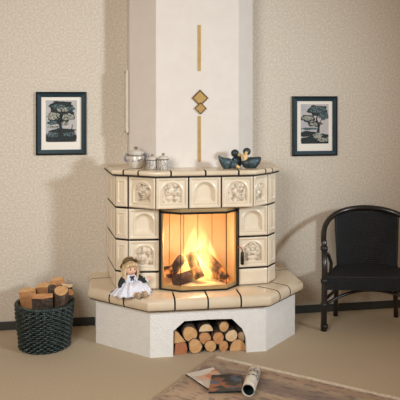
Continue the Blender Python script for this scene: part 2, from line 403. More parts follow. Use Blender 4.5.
def tile(p0, p1, z0, z1, style, name='tile', flip=False):
    a, c = Vector(p0), Vector(p1); t = (c-a).normalized(); W = (c-a).length; nn = Vector((t.y, -t.x))
    g = .0042; H = z1-z0
    kind = style; fig = figure(style) if style in ('couple', 'wreath', 'bust', 'cherub') else None
    nu = 52 if W < .3 else 70; nv = 52
    if style == 'blank': nu, nv = 14, 12
    w = W-2*g; aw = .31*w; vb = .17*H; vs_ = .53*H
    def arch(u, v):      # signed distance, negative inside
        x = u-w/2
        if v > vs_: return math.hypot(x, v-vs_)-aw
        return max(abs(x)-aw, vb-v)
    def hgt(u, v):
        d = min(u, w-u, v, H-v)
        h = -.005*(1-sm(d/.007))
        if style == 'blank': return h, 0
        if style == 'panel':
            m1, m2 = (.22*w, .15*H); dd = min(u-m1, w-u-m1, v-m2, H-v-m2)
            h += -.005*sm(dd/.006) + .004*math.exp(-(dd/.004)**2) + (.004*sm((dd-.01)/.012)); return h, 0
        h += -.0095*sm((d-.011)/.009)
        s = arch(u, v)
        h += .0055*math.exp(-((s-.004)/.0045)**2)
        if s < 0:
            if style == 'niche':
                h += -.021*sm(-s/.024)**.7
            else:
                h += -.009*sm(-s/.006)
                x, y = (u-w/2)/aw, (v-vs_*.92)/(aw*1.25); q = 0
                if flip: x = -x
                for bx, by, rx, ry, k in fig:
                    e = ((x-bx)/rx)**2+((y-by)/ry)**2
                    if e < 1: q = max(q, k*math.sqrt(1-e))
                h += .016*q*sm(-s/.008)
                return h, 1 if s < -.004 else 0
        return h, 0
    mb = MB(); vs = []; mk = []
    for j in range(nv+1):
        for i in range(nu+1):
            # denser sampling at edges
            u = w*i/nu; v = H*j/nv
            if i == 1: u = .003
            if i == nu-1: u = w-.003
            if j == 1: v = .003
            if j == nv-1: v = H-.003
            h, k = hgt(u, v); p = a + t*(g+u) + nn*h; vs.append((p.x, p.y, z0+g+ (H-2*g)*v/H)); mk.append(k)
    o = 0
    for j in range(nv):
        for i in range(nu):
            q = (j*(nu+1)+i, j*(nu+1)+i+1, (j+1)*(nu+1)+i+1, (j+1)*(nu+1)+i)
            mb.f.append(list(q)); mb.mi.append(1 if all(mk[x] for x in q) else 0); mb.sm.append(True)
    mb.v = [Vector(p) for p in vs]
    # skirt back into the core
    loop = [i for i in range(nu+1)] + [j*(nu+1)+nu for j in range(1, nv+1)] + [nv*(nu+1)+i for i in range(nu-1, -1, -1)] + [j*(nu+1) for j in range(nv-1, 0, -1)]
    bo = len(mb.v); nb = Vector((nn.x, nn.y, 0))
    for i in loop: mb.v.append(mb.v[i]-nb*.033)
    L = len(loop)
    for k in range(L):
        mb.f.append([loop[(k+1) % L], loop[k], bo+k, bo+(k+1) % L]); mb.mi.append(2); mb.sm.append(False)
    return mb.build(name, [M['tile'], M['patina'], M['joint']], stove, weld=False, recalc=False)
def split(p, q, n): return [((p[0]+(q[0]-p[0])*i/n, p[1]+(q[1]-p[1])*i/n), (p[0]+(q[0]-p[0])*(i+1)/n, p[1]+(q[1]-p[1])*(i+1)/n)) for i in range(n)]
z0, z1 = rows[0]
for (p, q) in split(R1[0], R1[1], 2): tile(p, q, z0, z1, 'panel')
tile(R1[1], R1[2], z0, z1, 'panel'); tile(R1[2], R1[3], z0, z1, 'wreath')
f3 = split(R1[3], R1[4], 3)
tile(*f3[0], z0, z1, 'couple'); tile(*f3[1], z0, z1, 'niche'); tile(*f3[2], z0, z1, 'cherub')
tile(R1[4], R1[5], z0, z1, 'bust'); tile(R1[5], R1[6], z0, z1, 'panel')
for (p, q) in split(R1[6], R1[7], 2): tile(p, q, z0, z1, 'panel')
for ri, sl, sr in ((1, 'niche', 'niche'), (2, 'bust', 'wreath'), (3, 'blank', 'blank')):
    z0, z1 = rows[ri]; side = 'blank' if ri == 3 else 'panel'
    for (p, q) in split(R2L[0], R2L[1], 2): tile(p, q, z0, z1, side)
    tile(R2L[1], R2L[2], z0, z1, side); tile(R2L[2], R2L[3], z0, z1, sl)
    tile(R2R[0], R2R[1], z0, z1, sr); tile(R2R[1], R2R[2], z0, z1, side)
    for (p, q) in split(R2R[2], R2R[3], 2): tile(p, q, z0, z1, side)
MAN = offset(R1, .022)
mj = [(0, .5), (1, .80), (2, .42), (3, .16), (3, .5), (3, .83), (4, .64), (5, .14), (6, .5)]
for pcs in slab_pieces(MAN, mj, .011):
    ob = slab_mesh(pcs, .10, 1.0865, 1.1185, .018).build('mantel_slab', [M['slab'], M['joint']], stove); autosmooth(ob)
b = MB(); b.prism(offset(MAN, -.004), 1.0812, 1.0863); b.prism(offset(MAN, -.009), 1.0863, 1.110); b.build('mantel_core', M['joint'], stove)
b = MB(); b.prism(offset(MAN, -.101), 1.1105, 1.1165); b.build('mantel_plate', M['slab'], stove)

# firebox
b = MB(); X0, X1, YB, YF, ZB, ZT = -.335, .165, -.12, -.47, .372, .878
b.add([(X0, YF, ZB), (X0, YB-.0, ZB), (X0, YB, ZT), (X0, YF, ZT)], [(0, 1, 2, 3)])
b.add([(X1, YB, ZB), (X1, YF, ZB), (X1, YF, ZT), (X1, YB, ZT)], [(0, 1, 2, 3)])
b.add([(X0, YF, ZT), (X0, YB, ZT), (X1, YB, ZT), (X1, YF, ZT)], [(0, 1, 2, 3)])
b.add([(X0, YF, ZB), (X1, YF, ZB), (X1, YB, ZB), (X0, YB, ZB)], [(0, 1, 2, 3)])
ob = b.build('firebox', M['chamotte'], stove, recalc=False); ob['label'] = 'pale fireclay lined firebox'
n = 5
for i in range(n):
    xa, xb = X0+(X1-X0)*i/n+.0015, X0+(X1-X0)*(i+1)/n-.0015
    q = MB(); q.box(((xa+xb)/2, YB+.006, (ZB+ZT)/2), (xb-xa, .012, ZT-ZB-.002)); q.build('firebrick_panel', M['chamotte'], ob, bevel=.002)
BAY = [(-.333, -.474), (-.213, -.548), (.078, -.552), (.163, -.474)]
def strip(path, z0, z1, thick, mi=0, mb=None):
    mb = mb or MB(); oi = offset_free(path, -thick); n = len(path)
    for i in range(n-1):
        p, q, p2, q2 = path[i], path[i+1], oi[i], oi[i+1]
        mb.add([(*p, z0), (*q, z0), (*q, z1), (*p, z1), (*p2, z0), (*q2, z0), (*q2, z1), (*p2, z1)],
               [(0, 1, 2, 3), (5, 4, 7, 6), (3, 2, 6, 7), (1, 0, 4, 5)] + ([(0, 3, 7, 4)] if i == 0 else []) + ([(1, 5, 6, 2)] if i == n-2 else []), mi)
    return mb
def offset_free(path, d):
    out = []; n = len(path)
    for i in range(n):
        if i == 0: nn = segn(path[0], path[1]); k = 1
        elif i == n-1: nn = segn(path[-2], path[-1]); k = 1
        else:
            n1, n2 = segn(path[i-1], path[i]), segn(path[i], path[i+1]); nn = (n1+n2).normalized(); k = 1/nn.dot(n1)
        p = Vector(path[i])+nn*d*k; out.append((p.x, p.y))
    return out
b = MB(); b.prism(offset_free(BAY, .006)+[(.163, -.46), (-.333, -.46)], .3622, .3705); b.build('hearth_tray', M['iron'], stove)
b = MB(); b.prism(offset_free(BAY, -.004)+[(.163, -.45), (-.333, -.45)], .3706, .3725); b.build('hearth_floor', M['chamotte'], stove)
b = MB(); b.prism(offset_free(BAY, -.001)+[(.163, -.45), (-.333, -.45)], .8765, .8785); b.build('hearth_roof', M['brass'], stove)
door = strip(BAY, .371, .395, .012).build('firebox_door', M['brass'], stove)
door['label'] = 'curved three-pane glass door in a brass frame'
strip(BAY, .858, .8775, .010).build('header_rail', M['brass'], door)
strip(offset_free(BAY, .007)[:], .845, .8575, .016).build('top_bar', M['iron'], door)
for i in range(3):
    p, q = Vector(BAY[i]), Vector(BAY[i+1]); d = (q-p).normalized(); p2, q2 = p+d*(.016 if i == 0 else .0022), q-d*(.015 if i == 2 else .0022)
    nn = segn(p, q); mb = MB()
    a, c = p2-nn*.003, q2-nn*.003; a2, c2 = a-nn*.004, c-nn*.004
    mb.prism([(a.x, a.y), (c.x, c.y), (c2.x, c2.y), (a2.x, a2.y)], .394, .849); mb.build('glass_pane', M['glass'], door)
for i in (1, 2):
    mb = MB(); mb.tube([(BAY[i][0], BAY[i][1]+.004, .392), (BAY[i][0], BAY[i][1]+.004, .85)], .0022, 8); mb.build('pane_seam', M['iron'], door)
for (p, q, w) in ((BAY[0], BAY[1], .017), (BAY[3], BAY[2], .016)):
    p, q = Vector(p), Vector(q); d = (q-p).normalized(); nn = Vector((d.y, -d.x)); nn = nn if nn.y < 0 else -nn
    a, c = p, p+d*w; mb = MB(); mb.prism([(a.x, a.y), (c.x, c.y), (c.x-nn.x*.012, c.y-nn.y*.012), (a.x-nn.x*.012, a.y-nn.y*.012)], .394, .86); mb.build('frame_post', M['brass'], door)
b = MB(); b.box((-.3375, -.475, .622), (.012, .03, .51)); b.build('side_rail', M['iron'], stove)
b = MB(); b.box((.1685, -.478, .622), (.007, .03, .51)); b.build('side_rail', M['iron'], stove)
hp = Vector((.163, -.486, .605)); k = .2
b = MB(); b.tube([(.166, -.492, .615), (.168, -.505, .618), (.178, -.512, .616), (.187, -.513, .605), (.188, -.513, .585)], .004, 8)
hd = b.build('door_handle', M['copper'], stove); hd['label'] = 'copper hook handle'
b = MB(); b.lathe([(.008, .506), (.0115, .509), (.0125, .55), (.0105, .584), (.007, .588)], (.188, -.513, 0), 14); g_ = b.build('grip', M['iron'], hd); g_['label'] = 'black grip'

# ------------------------------------------------------------------ the fire
def log_pts(p0, p1, r0, seg, seed, squash=1.0, knob=.08):
    """irregular round log between two points -> MB with mi 0 bark, 1 end"""
    rnd = random.Random(seed); ph = [rnd.uniform(0, 6.3) for _ in range(4)]
    p0, p1 = Vector(p0), Vector(p1); ax = (p1-p0).normalized()
    up = Vector((0, 0, 1)) if abs(ax.z) < .9 else Vector((1, 0, 0))
    n1 = (up-ax*up.dot(ax)).normalized(); n2 = ax.cross(n1)
    rings = []
    for i in range(6):
        t = i/5; c = p0.lerp(p1, t); ring = []
        for k in range(seg):
            a = 2*PI*k/seg
            r = r0*(1+knob*math.sin(2*a+ph[0])+knob*.6*math.sin(3*a+ph[1]+t)+knob*.35*math.sin(7*a+ph[2]+2*t))
            ring.append(c+(n1*math.cos(a)*squash+n2*math.sin(a))*r)
        rings.append(ring)
    return rings, ax
def add_log(name, label, cat, p0, p1, r, seed, bark, end, group, squash=1.0, knob=.08, parts=True):
    loc = Vector(p0)
    ax = (Vector(p1)-Vector(p0)); ln = ax.length
    q = ax.to_track_quat('Z', 'Y')
    t = bpy.data.objects.new(name, None); C.objects.link(t); t.empty_display_size = .05
    t.matrix_basis = Matrix.Translation(loc) @ q.to_matrix().to_4x4(); tag(t, label, cat, group)
    rings, a = log_pts(p0, p1, r, 28, seed, squash, knob)
    mb = MB(); n = 28; vs = [v for rg in rings for v in rg]
    mb.add(vs, [(i*n+k, i*n+(k+1) % n, (i+1)*n+(k+1) % n, (i+1)*n+k) for i in range(5) for k in range(n)], 0, True)
    c = sum(rings[0], Vector())/n; rim = [c+(v-c)*.925 for v in rings[0]]
    mb.add(list(rings[0])+rim, [(k, (k+1) % n, n+(k+1) % n, n+k) for k in range(n)], 0)
    mb.add(rings[-1], [tuple(range(n))], 0)
    mb.build('bark', bark, t)
    e = MB(); inner = [c+(v-c)*.90-a*.0015 for v in rings[0]]; mid = [c+(v-c)*.45-a*.002 for v in rings[0]]
    e.add(rim+inner+mid, [(k, (k+1) % n, n+(k+1) % n, n+k) for k in range(n)] + [(n+k, n+(k+1) % n, 2*n+(k+1) % n, 2*n+k) for k in range(n)] + [tuple(range(2*n, 3*n))], 0)
    e.build('cut_end', end, t)
    return t
def split_log(name, label, cat, p0, p1, poly, bark, end, face, group, up=(0, 0, 1)):
    """split billet: poly = list of (a, b, is_bark) outline in the cross-section (a right, b up)"""
    p0, p1 = Vector(p0), Vector(p1); ax = (p1-p0).normalized(); u = Vector(up); n1 = (u-ax*u.dot(ax)).normalized(); n2 = n1.cross(ax)
    q = ax.to_track_quat('Z', 'Y'); t = bpy.data.objects.new(name, None); C.objects.link(t); t.empty_display_size = .05
    t.matrix_basis = Matrix.Translation(p0) @ q.to_matrix().to_4x4(); tag(t, label, cat, group)
    A = [p0+n2*-a+n1*b_ for a, b_, _ in poly]; B = [v+(p1-p0) for v in A]; n = len(A)
    mb = MB(); sf = MB()
    for k in range(n):
        tgt = mb if poly[k][2] else sf
        tgt.add([A[k], A[(k+1) % n], B[(k+1) % n], B[k]], [(0, 1, 2, 3)], 0, poly[k][2])
    mb.add(B, [tuple(range(n))]); mb.build('bark', bark, t, recalc=False)
    if sf.v: sf.build('split_face', face, t, recalc=False)
    e = MB(); e.add(A, [tuple(range(n))]); e.build('cut_end', end, t, recalc=False)
    return t
def arc(r, a0, a1, n, cx=0, cy=0): return [(cx+r*math.cos(math.radians(a0+(a1-a0)*k/n)), cy+r*math.sin(math.radians(a0+(a1-a0)*k/n))) for k in range(n+1)]
def poly_half(r, flat):   # half round, bark on top, flat face below
    pts = arc(r, 0, 180, 10); return [(x, y*flat, i < 10) for i, (x, y) in enumerate(pts)]
FG = 'logs burning in the firebox'
def flog(lbl, a, c, r, seed, mt=None): return add_log('burning_log', lbl, 'log', a, c, r, seed, mt or M['char'], mt or M['char'], FG, knob=.12)
flog('charred log lying flat across the left of the fire', (-.235, -.455, .409), (-.09, -.33, .407), .036, 1, M['char_dark'])
flog('dark log leaning up at the left of the fire', (-.19, -.37, .52), (-.245, -.27, .40), .034, 2, M['char_dark'])
flog('glowing log standing up in the middle of the fire', (-.125, -.33, .545), (-.07, -.40, .40), .034, 3)
flog('long glowing log leaning down to the right of the fire', (-.052, -.31, .57), (.085, -.42, .405), .034, 4)
flog('short log lying at the right foot of the fire', (.105, -.44, .403), (.02, -.30, .405), .027, 5, M['char'])
flog('small glowing log end at the far left of the fire', (-.275, -.36, .455), (-.22, -.25, .40), .028, 6)

# flames: hull with emission inside
m, nt = simple('flame'); o = nt.nodes.new('ShaderNodeOutputMaterial'); em = nt.nodes.new('ShaderNodeEmission')
tc = nt.nodes.new('ShaderNodeTexCoord'); mp = nt.nodes.new('ShaderNodeMapping'); mp.inputs['Scale'].default_value = (21, 21, 5)
nt.links.new(tc.outputs['Object'], mp.inputs[0])
n = nt.nodes.new('ShaderNodeTexNoise'); n.inputs['Scale'].default_value = 1.0; n.inputs['Detail'].default_value = 3; n.inputs['Distortion'].default_value = .6
nt.links.new(mp.outputs[0], n.inputs['Vector'])
r = nt.nodes.new('ShaderNodeValToRGB'); r.color_ramp.elements[0].position = .38; r.color_ramp.elements[0].color = (0, 0, 0, 1)
r.color_ramp.elements[1].position = .66; r.color_ramp.elements[1].color = (1, 1, 1, 1); nt.links.new(n.outputs['Fac'], r.inputs[0])
# falloff from the core of the flame (object space)
mp2 = nt.nodes.new('ShaderNodeMapping'); mp2.inputs['Scale'].default_value = (1/.16, 1/.10, 1/.27); mp2.inputs['Location'].default_value = (0, 0, -.38); nt.links.new(tc.outputs['Object'], mp2.inputs[0])
ln = nt.nodes.new('ShaderNodeVectorMath'); ln.operation = 'LENGTH'; nt.links.new(mp2.outputs[0], ln.inputs[0])
fr_ = nt.nodes.new('ShaderNodeMapRange'); fr_.inputs[1].default_value = 1; fr_.inputs[2].default_value = 0; fr_.inputs[3].default_value = 0; fr_.inputs[4].default_value = 1
nt.links.new(ln.outputs['Value'], fr_.inputs[0])
pw = nt.nodes.new('ShaderNodeMath'); pw.operation = 'POWER'; pw.inputs[1].default_value = 1.5; nt.links.new(fr_.outputs[0], pw.inputs[0])
mu = nt.nodes.new('ShaderNodeMath'); mu.operation = 'MULTIPLY'; nt.links.new(r.outputs[0], mu.inputs[0]); nt.links.new(pw.outputs[0], mu.inputs[1])
mu2 = nt.nodes.new('ShaderNodeMath'); mu2.operation = 'MULTIPLY'; mu2.inputs[1].default_value = 135; nt.links.new(mu.outputs[0], mu2.inputs[0])
nt.links.new(mu2.outputs[0], em.inputs['Strength']); em.inputs['Color'].default_value = (1, .56, .16, 1)
nt.links.new(em.outputs[0], o.inputs['Volume']); M['flame'] = m
b = MB()
def fl(d, p):
    if d.z > 0: k = 1-.72*d.z**1.2; return Vector((p.x*k, p.y*k, p.z))
    return p
b.ball((0, 0, 0), (.165, .085, .38), 28, 20, fn=fl)
for i in range(len(b.v)):
    if b.v[i].z < -.01: b.v[i].z = -.01-(-.01-b.v[i].z)*.05
    b.v[i] += Vector((-.07, -.36, .41))
tag(solo(b, 'flames', M['flame'], 'yellow flames rising from the burning logs behind the glass', 'fire', (-.07, -.36, .41)), 'yellow flames rising from the burning logs behind the glass', 'fire', None, 'stuff')

# ------------------------------------------------------------------ firewood in the niche
WG = 'firewood in the niche under the stove'
def nlog(px, py, rpx, mt, seed, label, y0=-.615, ln=.30, squash=1.0, knob=.05):
    p = at_y(px, py, y0); r = rpx*.97/163.5
    return add_log('firewood_log', label, 'log', (p.x, y0, max(p.z, r*1.02)), (p.x, y0+ln, max(p.z, r*1.02)), r, seed, M['bark'], mt, WG, squash, knob)
nlog(190, 334, 8.0, M['end_tan'], 11, 'large round tan log at the upper left of the niche')
nlog(205, 338.3, 6.6, M['end_orange'], 12, 'round tan log below the half-round log in the niche', -.61)
nlog(218.3, 338, 6.3, M['end_orange'], 13, 'round log with dark core in the middle row, fourth from the left', -.615)
nlog(224, 326.6, 5.6, M['end_tan'], 14, 'small round log on top of the pile, right of the half-round', -.60)
nlog(231.5, 335.8, 6.7, M['end_pale'], 15, 'pale oval log at the right of the middle row', -.62, squash=.95)
nlog(195.3, 348, 7.6, M['end_tan'], 16, 'big round log in the bottom row, beside the reddish quarter', -.622, knob=.08)
nlog(210.5, 348.2, 6.3, M['end_tan'], 17, 'round tan log in the middle of the bottom row')
nlog(223.6, 348, 5.3, M['end_orange'], 18, 'small reddish log in the bottom row beside the wide half log', squash=1.1)
nlog(241.5, 336.5, 4.2, M['end_pale'], 19, 'thin pale log squeezed against the right side of the niche', -.60, squash=1.35)
def nsplit(px, py, y0, poly, end, label, sc=1/163.5):
    p = at_y(px, py, y0); return split_log('firewood_log', label, 'log', (p.x, y0, max(0.002, p.z)), (p.x, y0+.3, max(.002, p.z)), [(a*sc, b_*sc, k) for a, b_, k in poly], M['bark'], end, end, WG)
nsplit(206, 331.3, -.61, poly_half(7.2, 1.0), M['end_pale'], 'half-round pale log lying flat on top of the pile')
nsplit(237.8, 353.6, -.622, poly_half(8.4, 1.35), M['end_tan'], 'wide half log in the right bottom corner of the niche')
nsplit(180.6, 356.6, -.618, [(-6.6, 0, False), (6.4, 0, True), (6.8, 5, True), (5.5, 10.5, True), (1, 11.6, True), (-5, 10.6, False)], M['end_red'], 'reddish squarish split log in the left bottom corner')
nsplit(180, 343, -.612, [(-6, 0, False), (5.8, .6, False), (2.8, 4.5, True), (-1.8, 10.5, True), (-5.4, 13.2, True)], M['end_tan'], 'triangular split log at the left side of the niche')

# ------------------------------------------------------------------ wall ornaments
ZF = -.33
def rect_on(name, x0, x1, z0, z1, mt, label):
    b = MB(); loc = ((x0+x1)/2, ZF, (z0+z1)/2); b.box((loc[0], ZF-.003, loc[2]), (x1-x0, .006, z1-z0)); return solo(b, name, mt, label, 'wall ornament', loc, 'gilt strips on the chimney', bevel=.001)
cx = at_y(199.3, 100, ZF).x
def zpx(y): return at_y(200, y, ZF).z
rect_on('gilt_strip', cx-.0095, cx+.0095, zpx(71), zpx(25), M['gold'], 'thin vertical gold strip on the chimney above the two diamonds')
rect_on('gilt_strip', cx-.0095, cx+.0095, zpx(161.5), zpx(116), M['gold'], 'thin vertical gold strip on the chimney below the two diamonds')
orn = thing('gilt_diamond', 'pair of overlapping gold diamonds on the chimney between the strips', 'wall ornament', (cx, ZF, zpx(100)))
for (px, py, h, y, nm) in ((200, 98, 8.3, -.004, 'large_diamond'), (200.4, 108.3, 6, -.006, 'small_diamond')):
    c = at_y(px, py, ZF); s = h/150; mb = MB()
    f = [(c.x-s, c.z), (c.x, c.z-s), (c.x+s, c.z), (c.x, c.z+s)]
    k = .80; g = [(c.x+(a-c.x)*k, c.z+(z-c.z)*k) for a, z in f]
    y0, y1 = ZF, ZF+y*2
    vs = [(a, y0, z) for a, z in f]+[(a, y1, z) for a, z in f]+[(a, y1, z) for a, z in g]+[(a, y1+.003, z) for a, z in g]
    fs = []; mi = []
    mb.add(vs, [(i, (i+1) % 4, 4+(i+1) % 4, 4+i) for i in range(4)]+[(4+i, 4+(i+1) % 4, 8+(i+1) % 4, 8+i) for i in range(4)], 1)
    mb.add(vs, [(8+i, 8+(i+1) % 4, 12+(i+1) % 4, 12+i) for i in range(4)] + [(12, 13, 14, 15)], 0)
    mb.build(nm, [M['gold'], M['golddark']], orn)
# vent cover on the narrow left cheek of the chimney
v = thing('vent_cover', 'pale narrow vent cover on the left cheek of the chimney', 'vent', (-.516, -.085, 1.53))
zz0, zz1 = at_y(128, 131.5, -.08).z, at_y(128, 72, -.08).z
b = MB(); b.box((-.5195, -.085, (zz0+zz1)/2), (.008, .14, zz1-zz0)); b.build('vent_panel', M['wall'], v, bevel=.002)
b = MB()
for (y, z, dy, dz) in ((-.012, (zz0+zz1)/2, .012, zz1-zz0+.012), (-.158, (zz0+zz1)/2, .012, zz1-zz0+.012), (-.085, zz0, .158, .012), (-.085, zz1, .158, .012)): b.box((-.525, y, z), (.02, dy, dz))
b.build('vent_frame', M['ventf'], v, bevel=.002)

# ------------------------------------------------------------------ framed prints
def framed(px0, px1, py0, py1, label, which):
    a = at_y(px0, py0, 0); c = at_y(px1, py1, 0); x0, x1, z1, z0 = a.x, c.x, a.z, c.z; w, h = x1-x0, z1-z0
    t = thing('framed_print', label, 'picture', ((x0+x1)/2, 0, z0)); fwid = .034*1.05
    b = MB()
    def rect(i, y): return [(x0+i, y, z0+i), (x1-i, y, z0+i), (x1-i, y, z1-i), (x0+i, y, z1-i)]
    L = [rect(0, -.001), rect(0, -.018), rect(.010, -.024), rect(.015, -.0225), rect(fwid, -.016), rect(fwid, -.008)]
    for q in range(len(L)-1):
        b.add(L[q]+L[q+1], [(i, (i+1) % 4, 4+(i+1) % 4, 4+i) for i in range(4)], 1 if q in (3,) else 0)
    b.build('frame', [M['frame'], M['framein']], t, weld=False, recalc=False)
    b = MB(); b.add(rect(fwid-.004, -.008), [(0, 1, 2, 3)]); b.box(((x0+x1)/2, -.005, (z0+z1)/2), (w-.05, .004, h-.05)); b.build('mount', M['mount'], t, weld=False)
    # the print sheet, slightly above the mount's opening
    mx = fwid+.030; ix0, ix1, iz0, iz1 = x0+mx, x1-mx, z0+fwid+.052, z1-fwid-.022
    iw, ih = ix1-ix0, iz1-iz0
    s = MB(); s.box(((ix0+ix1)/2, -.0088, (iz0+iz1)/2), (iw, .0012, ih))
    pr = s.build('print', M['p_sky'], t); pr['label'] = 'engraving-like picture of a gnarled tree'
    def P(u, v, k): return (ix0+iw*u, -.0095-.00025*k, iz0+ih*v)
    rnd = random.Random(which)
    def blob(cu, cv, ru, rv, k, mt, n=26, jag=.12):
        vs = []
        ph = rnd.uniform(0, 6)
        for i in range(n):
            an = 2*PI*i/n; q = 1+jag*math.sin(5*an+ph)+jag*.7*math.sin(9*an+2*ph)
            u = min(.995, max(.005, cu+ru*q*math.cos(an))); vv = min(.995, max(.005, cv+rv*q*math.sin(an))); vs.append(P(u, vv, k))
        bb = MB(); bb.add(vs, [tuple(range(n))]); return bb, mt
    def emit(nm, items):
        # merge shapes of one material into one part
        mats_ = []; mb = MB()
        for bb, mt in items:
            if mt not in mats_: mats_.append(mt)
            mb.add(bb.v, bb.f, mats_.index(mt))
        mb.build(nm, mats_, pr, weld=False, recalc=False)
    def trunk(pts, k, mt):
        bb = MB()
        for (u0, v0, w0), (u1, v1, w1) in zip(pts, pts[1:]):
            bb.add([P(u0-w0, v0, k), P(u0+w0, v0, k), P(u1+w1, v1, k), P(u1-w1, v1, k)], [(0, 1, 2, 3)])
        return bb, mt
    D, T, PA = M['p_dark'], M['p_teal'], M['p_pale']
    if which == 1:
        emit('ground', [blob(.5, .10, .62, .12, 1, D), blob(.55, .26, .42, .07, 2, D), blob(.2, .18, .2, .06, 3, T), blob(.75, .19, .2, .05, 3, T), blob(.25, .36, .2, .03, 2, PA)])
        emit('foliage', [blob(.5, .66, .42, .24, 2, D), blob(.5, .88, .38, .10, 3, D), blob(.25, .62, .2, .09, 4, PA), blob(.72, .60, .22, .08, 4, PA), blob(.55, .78, .2, .06, 4, PA), blob(.4, .85, .22, .05, 5, T), blob(.8, .8, .14, .06, 5, T), blob(.2, .46, .16, .05, 4, T), blob(.6, .44, .14, .05, 4, PA)])
        emit('trunk', [trunk([(.5, .25, .05), (.46, .45, .04), (.5, .6, .03), (.62, .74, .015)], 6, D), trunk([(.47, .5, .03), (.32, .66, .015)], 6, D), trunk([(.5, .58, .025), (.5, .8, .012)], 6, D)])
        emit('sapling', [trunk([(.8, .15, .02), (.86, .42, .01)], 6, D)])
    else:
        emit('ground', [blob(.5, .08, .6, .12, 1, D), blob(.25, .25, .4, .07, 2, D), blob(.75, .2, .3, .05, 2, D), blob(.6, .2, .16, .07, 3, PA), blob(.8, .1, .2, .05, 3, PA), blob(.3, .38, .3, .03, 2, T)])
        emit('foliage', [blob(.6, .84, .36, .13, 2, D), blob(.6, .86, .30, .09, 3, T), blob(.82, .7, .18, .1, 3, T), blob(.25, .64, .26, .09, 2, D), blob(.25, .65, .2, .06, 3, PA), blob(.5, .5, .26, .07, 2, D), blob(.5, .5, .2, .045, 3, PA)])
        emit('trunk', [trunk([(.62, .28, .05), (.64, .45, .035), (.56, .62, .025), (.62, .8, .015)], 6, D), trunk([(.6, .52, .02), (.36, .62, .012)], 6, D), trunk([(.63, .46, .02), (.78, .66, .012)], 6, D)])
framed(36.0, 86.5, 91.8, 154.4, 'teal framed tree print on the wall left of the chimney', 1)
framed(291.8, 336.6, 96.2, 155.3, 'teal framed tree print on the wall above the wicker chair', 2)

# ------------------------------------------------------------------ on the mantel
MZ = 1.1187
def tureen(x, y):
    t = thing('lidded_pot', 'large lidded ceramic pot with two handles at the left end of the mantel', 'pot', (x, y, MZ)); s = 1/151
    b = MB(); pr = [(0, 0), (5.4, 0), (5.6, .8), (7.2, 3), (8.5, 6.5), (8.6, 9.5), (8.0, 12), (7.4, 13.5), (7.6, 14.3), (7.0, 14.3), (6.8, 13)]
    b.lathe([(r*s, z*s) for r, z in pr], (x, y, MZ), 36); b.build('body', M['ceramic'], t)
    b = MB(); b.lathe([(8.58*s, 6.6*s), (8.75*s, 6.9*s), (8.72*s, 9.2*s), (8.55*s, 9.5*s)], (x, y, MZ), 36); b.build('flower_band', M['deco'], t)
    b = MB(); b.lathe([(8.05*s, 11.9*s), (8.15*s, 12.1*s), (7.65*s, 13.4*s), (7.5*s, 13.5*s)], (x, y, MZ), 36); b.build('neck_ring', M['band'], t)
    b = MB(); b.lathe([(7.9*s, 14.4*s), (8.0*s, 15.0*s), (6.6*s, 16.4*s), (3.5*s, 17.6*s), (1.2*s, 18.2*s), (0, 18.3*s)], (x, y, MZ), 36); ld = b.build('lid', M['ceramic'], t)
    b = MB(); b.lathe([(1.0*s, 18.1*s), (1.0*s, 18.8*s), (2.2*s, 19.4*s), (2.3*s, 20.2*s), (1.2*s, 20.9*s), (0, 21*s)], (x, y, MZ), 20); b.build('knob', M['band'], ld)
    for sg in (-1, 1):
        b = MB(); pts = []
        for k in range(9):
            a = PI*.5-PI*k/8; pts.append((x+sg*(7.7+3.2*math.cos(a))*s, y, MZ+(10+3.6*math.sin(a))*s))
        b.tube(pts, 1.0*s, 8); b.build('handle', M['bluegrey'], t)
tureen(*at_y(136, 168, -.335).xy)
def jar(x, y, k, label):
    t = thing('lidded_jar', label, 'jar', (x, y, MZ), 0, 'small ceramic jars on the mantel'); s = k/151
    b = MB(); b.lathe([(r*s, z*s) for r, z in [(0, 0), (4.7, 0), (5.2, .5), (5.3, 9.2), (4.9, 10.2), (4.3, 10.2), (4.2, 9)]], (x, y, MZ), 32); b.build('body', M['deco'], t)
    b = MB(); b.lathe([(5.35*s, 9.0*s), (5.5*s, 9.3*s), (5.3*s, 10*s)], (x, y, MZ), 32); b.build('neck_ring', M['band'], t)
    b = MB(); b.lathe([(5.7*s, 10.3*s), (5.7*s, 11*s), (4.2*s, 12.6*s), (1.2*s, 13.6*s), (0, 13.7*s)], (x, y, MZ), 32); ld = b.build('lid', M['ceramic'], t)
    b = MB(); b.lathe([(.8*s, 13.4*s), (.8*s, 14*s), (1.6*s, 14.5*s), (1.5*s, 15.4*s), (0, 15.8*s)], (x, y, MZ), 16); b.build('knob', M['band'], ld)
jar(*at_y(152.2, 169, -.43).xy, .92, 'slim lidded ceramic jar between the large pot and the wider jar')
jar(*at_y(163.2, 169, -.455).xy, 1.0, 'wider lidded ceramic jar at the right of the three pots')

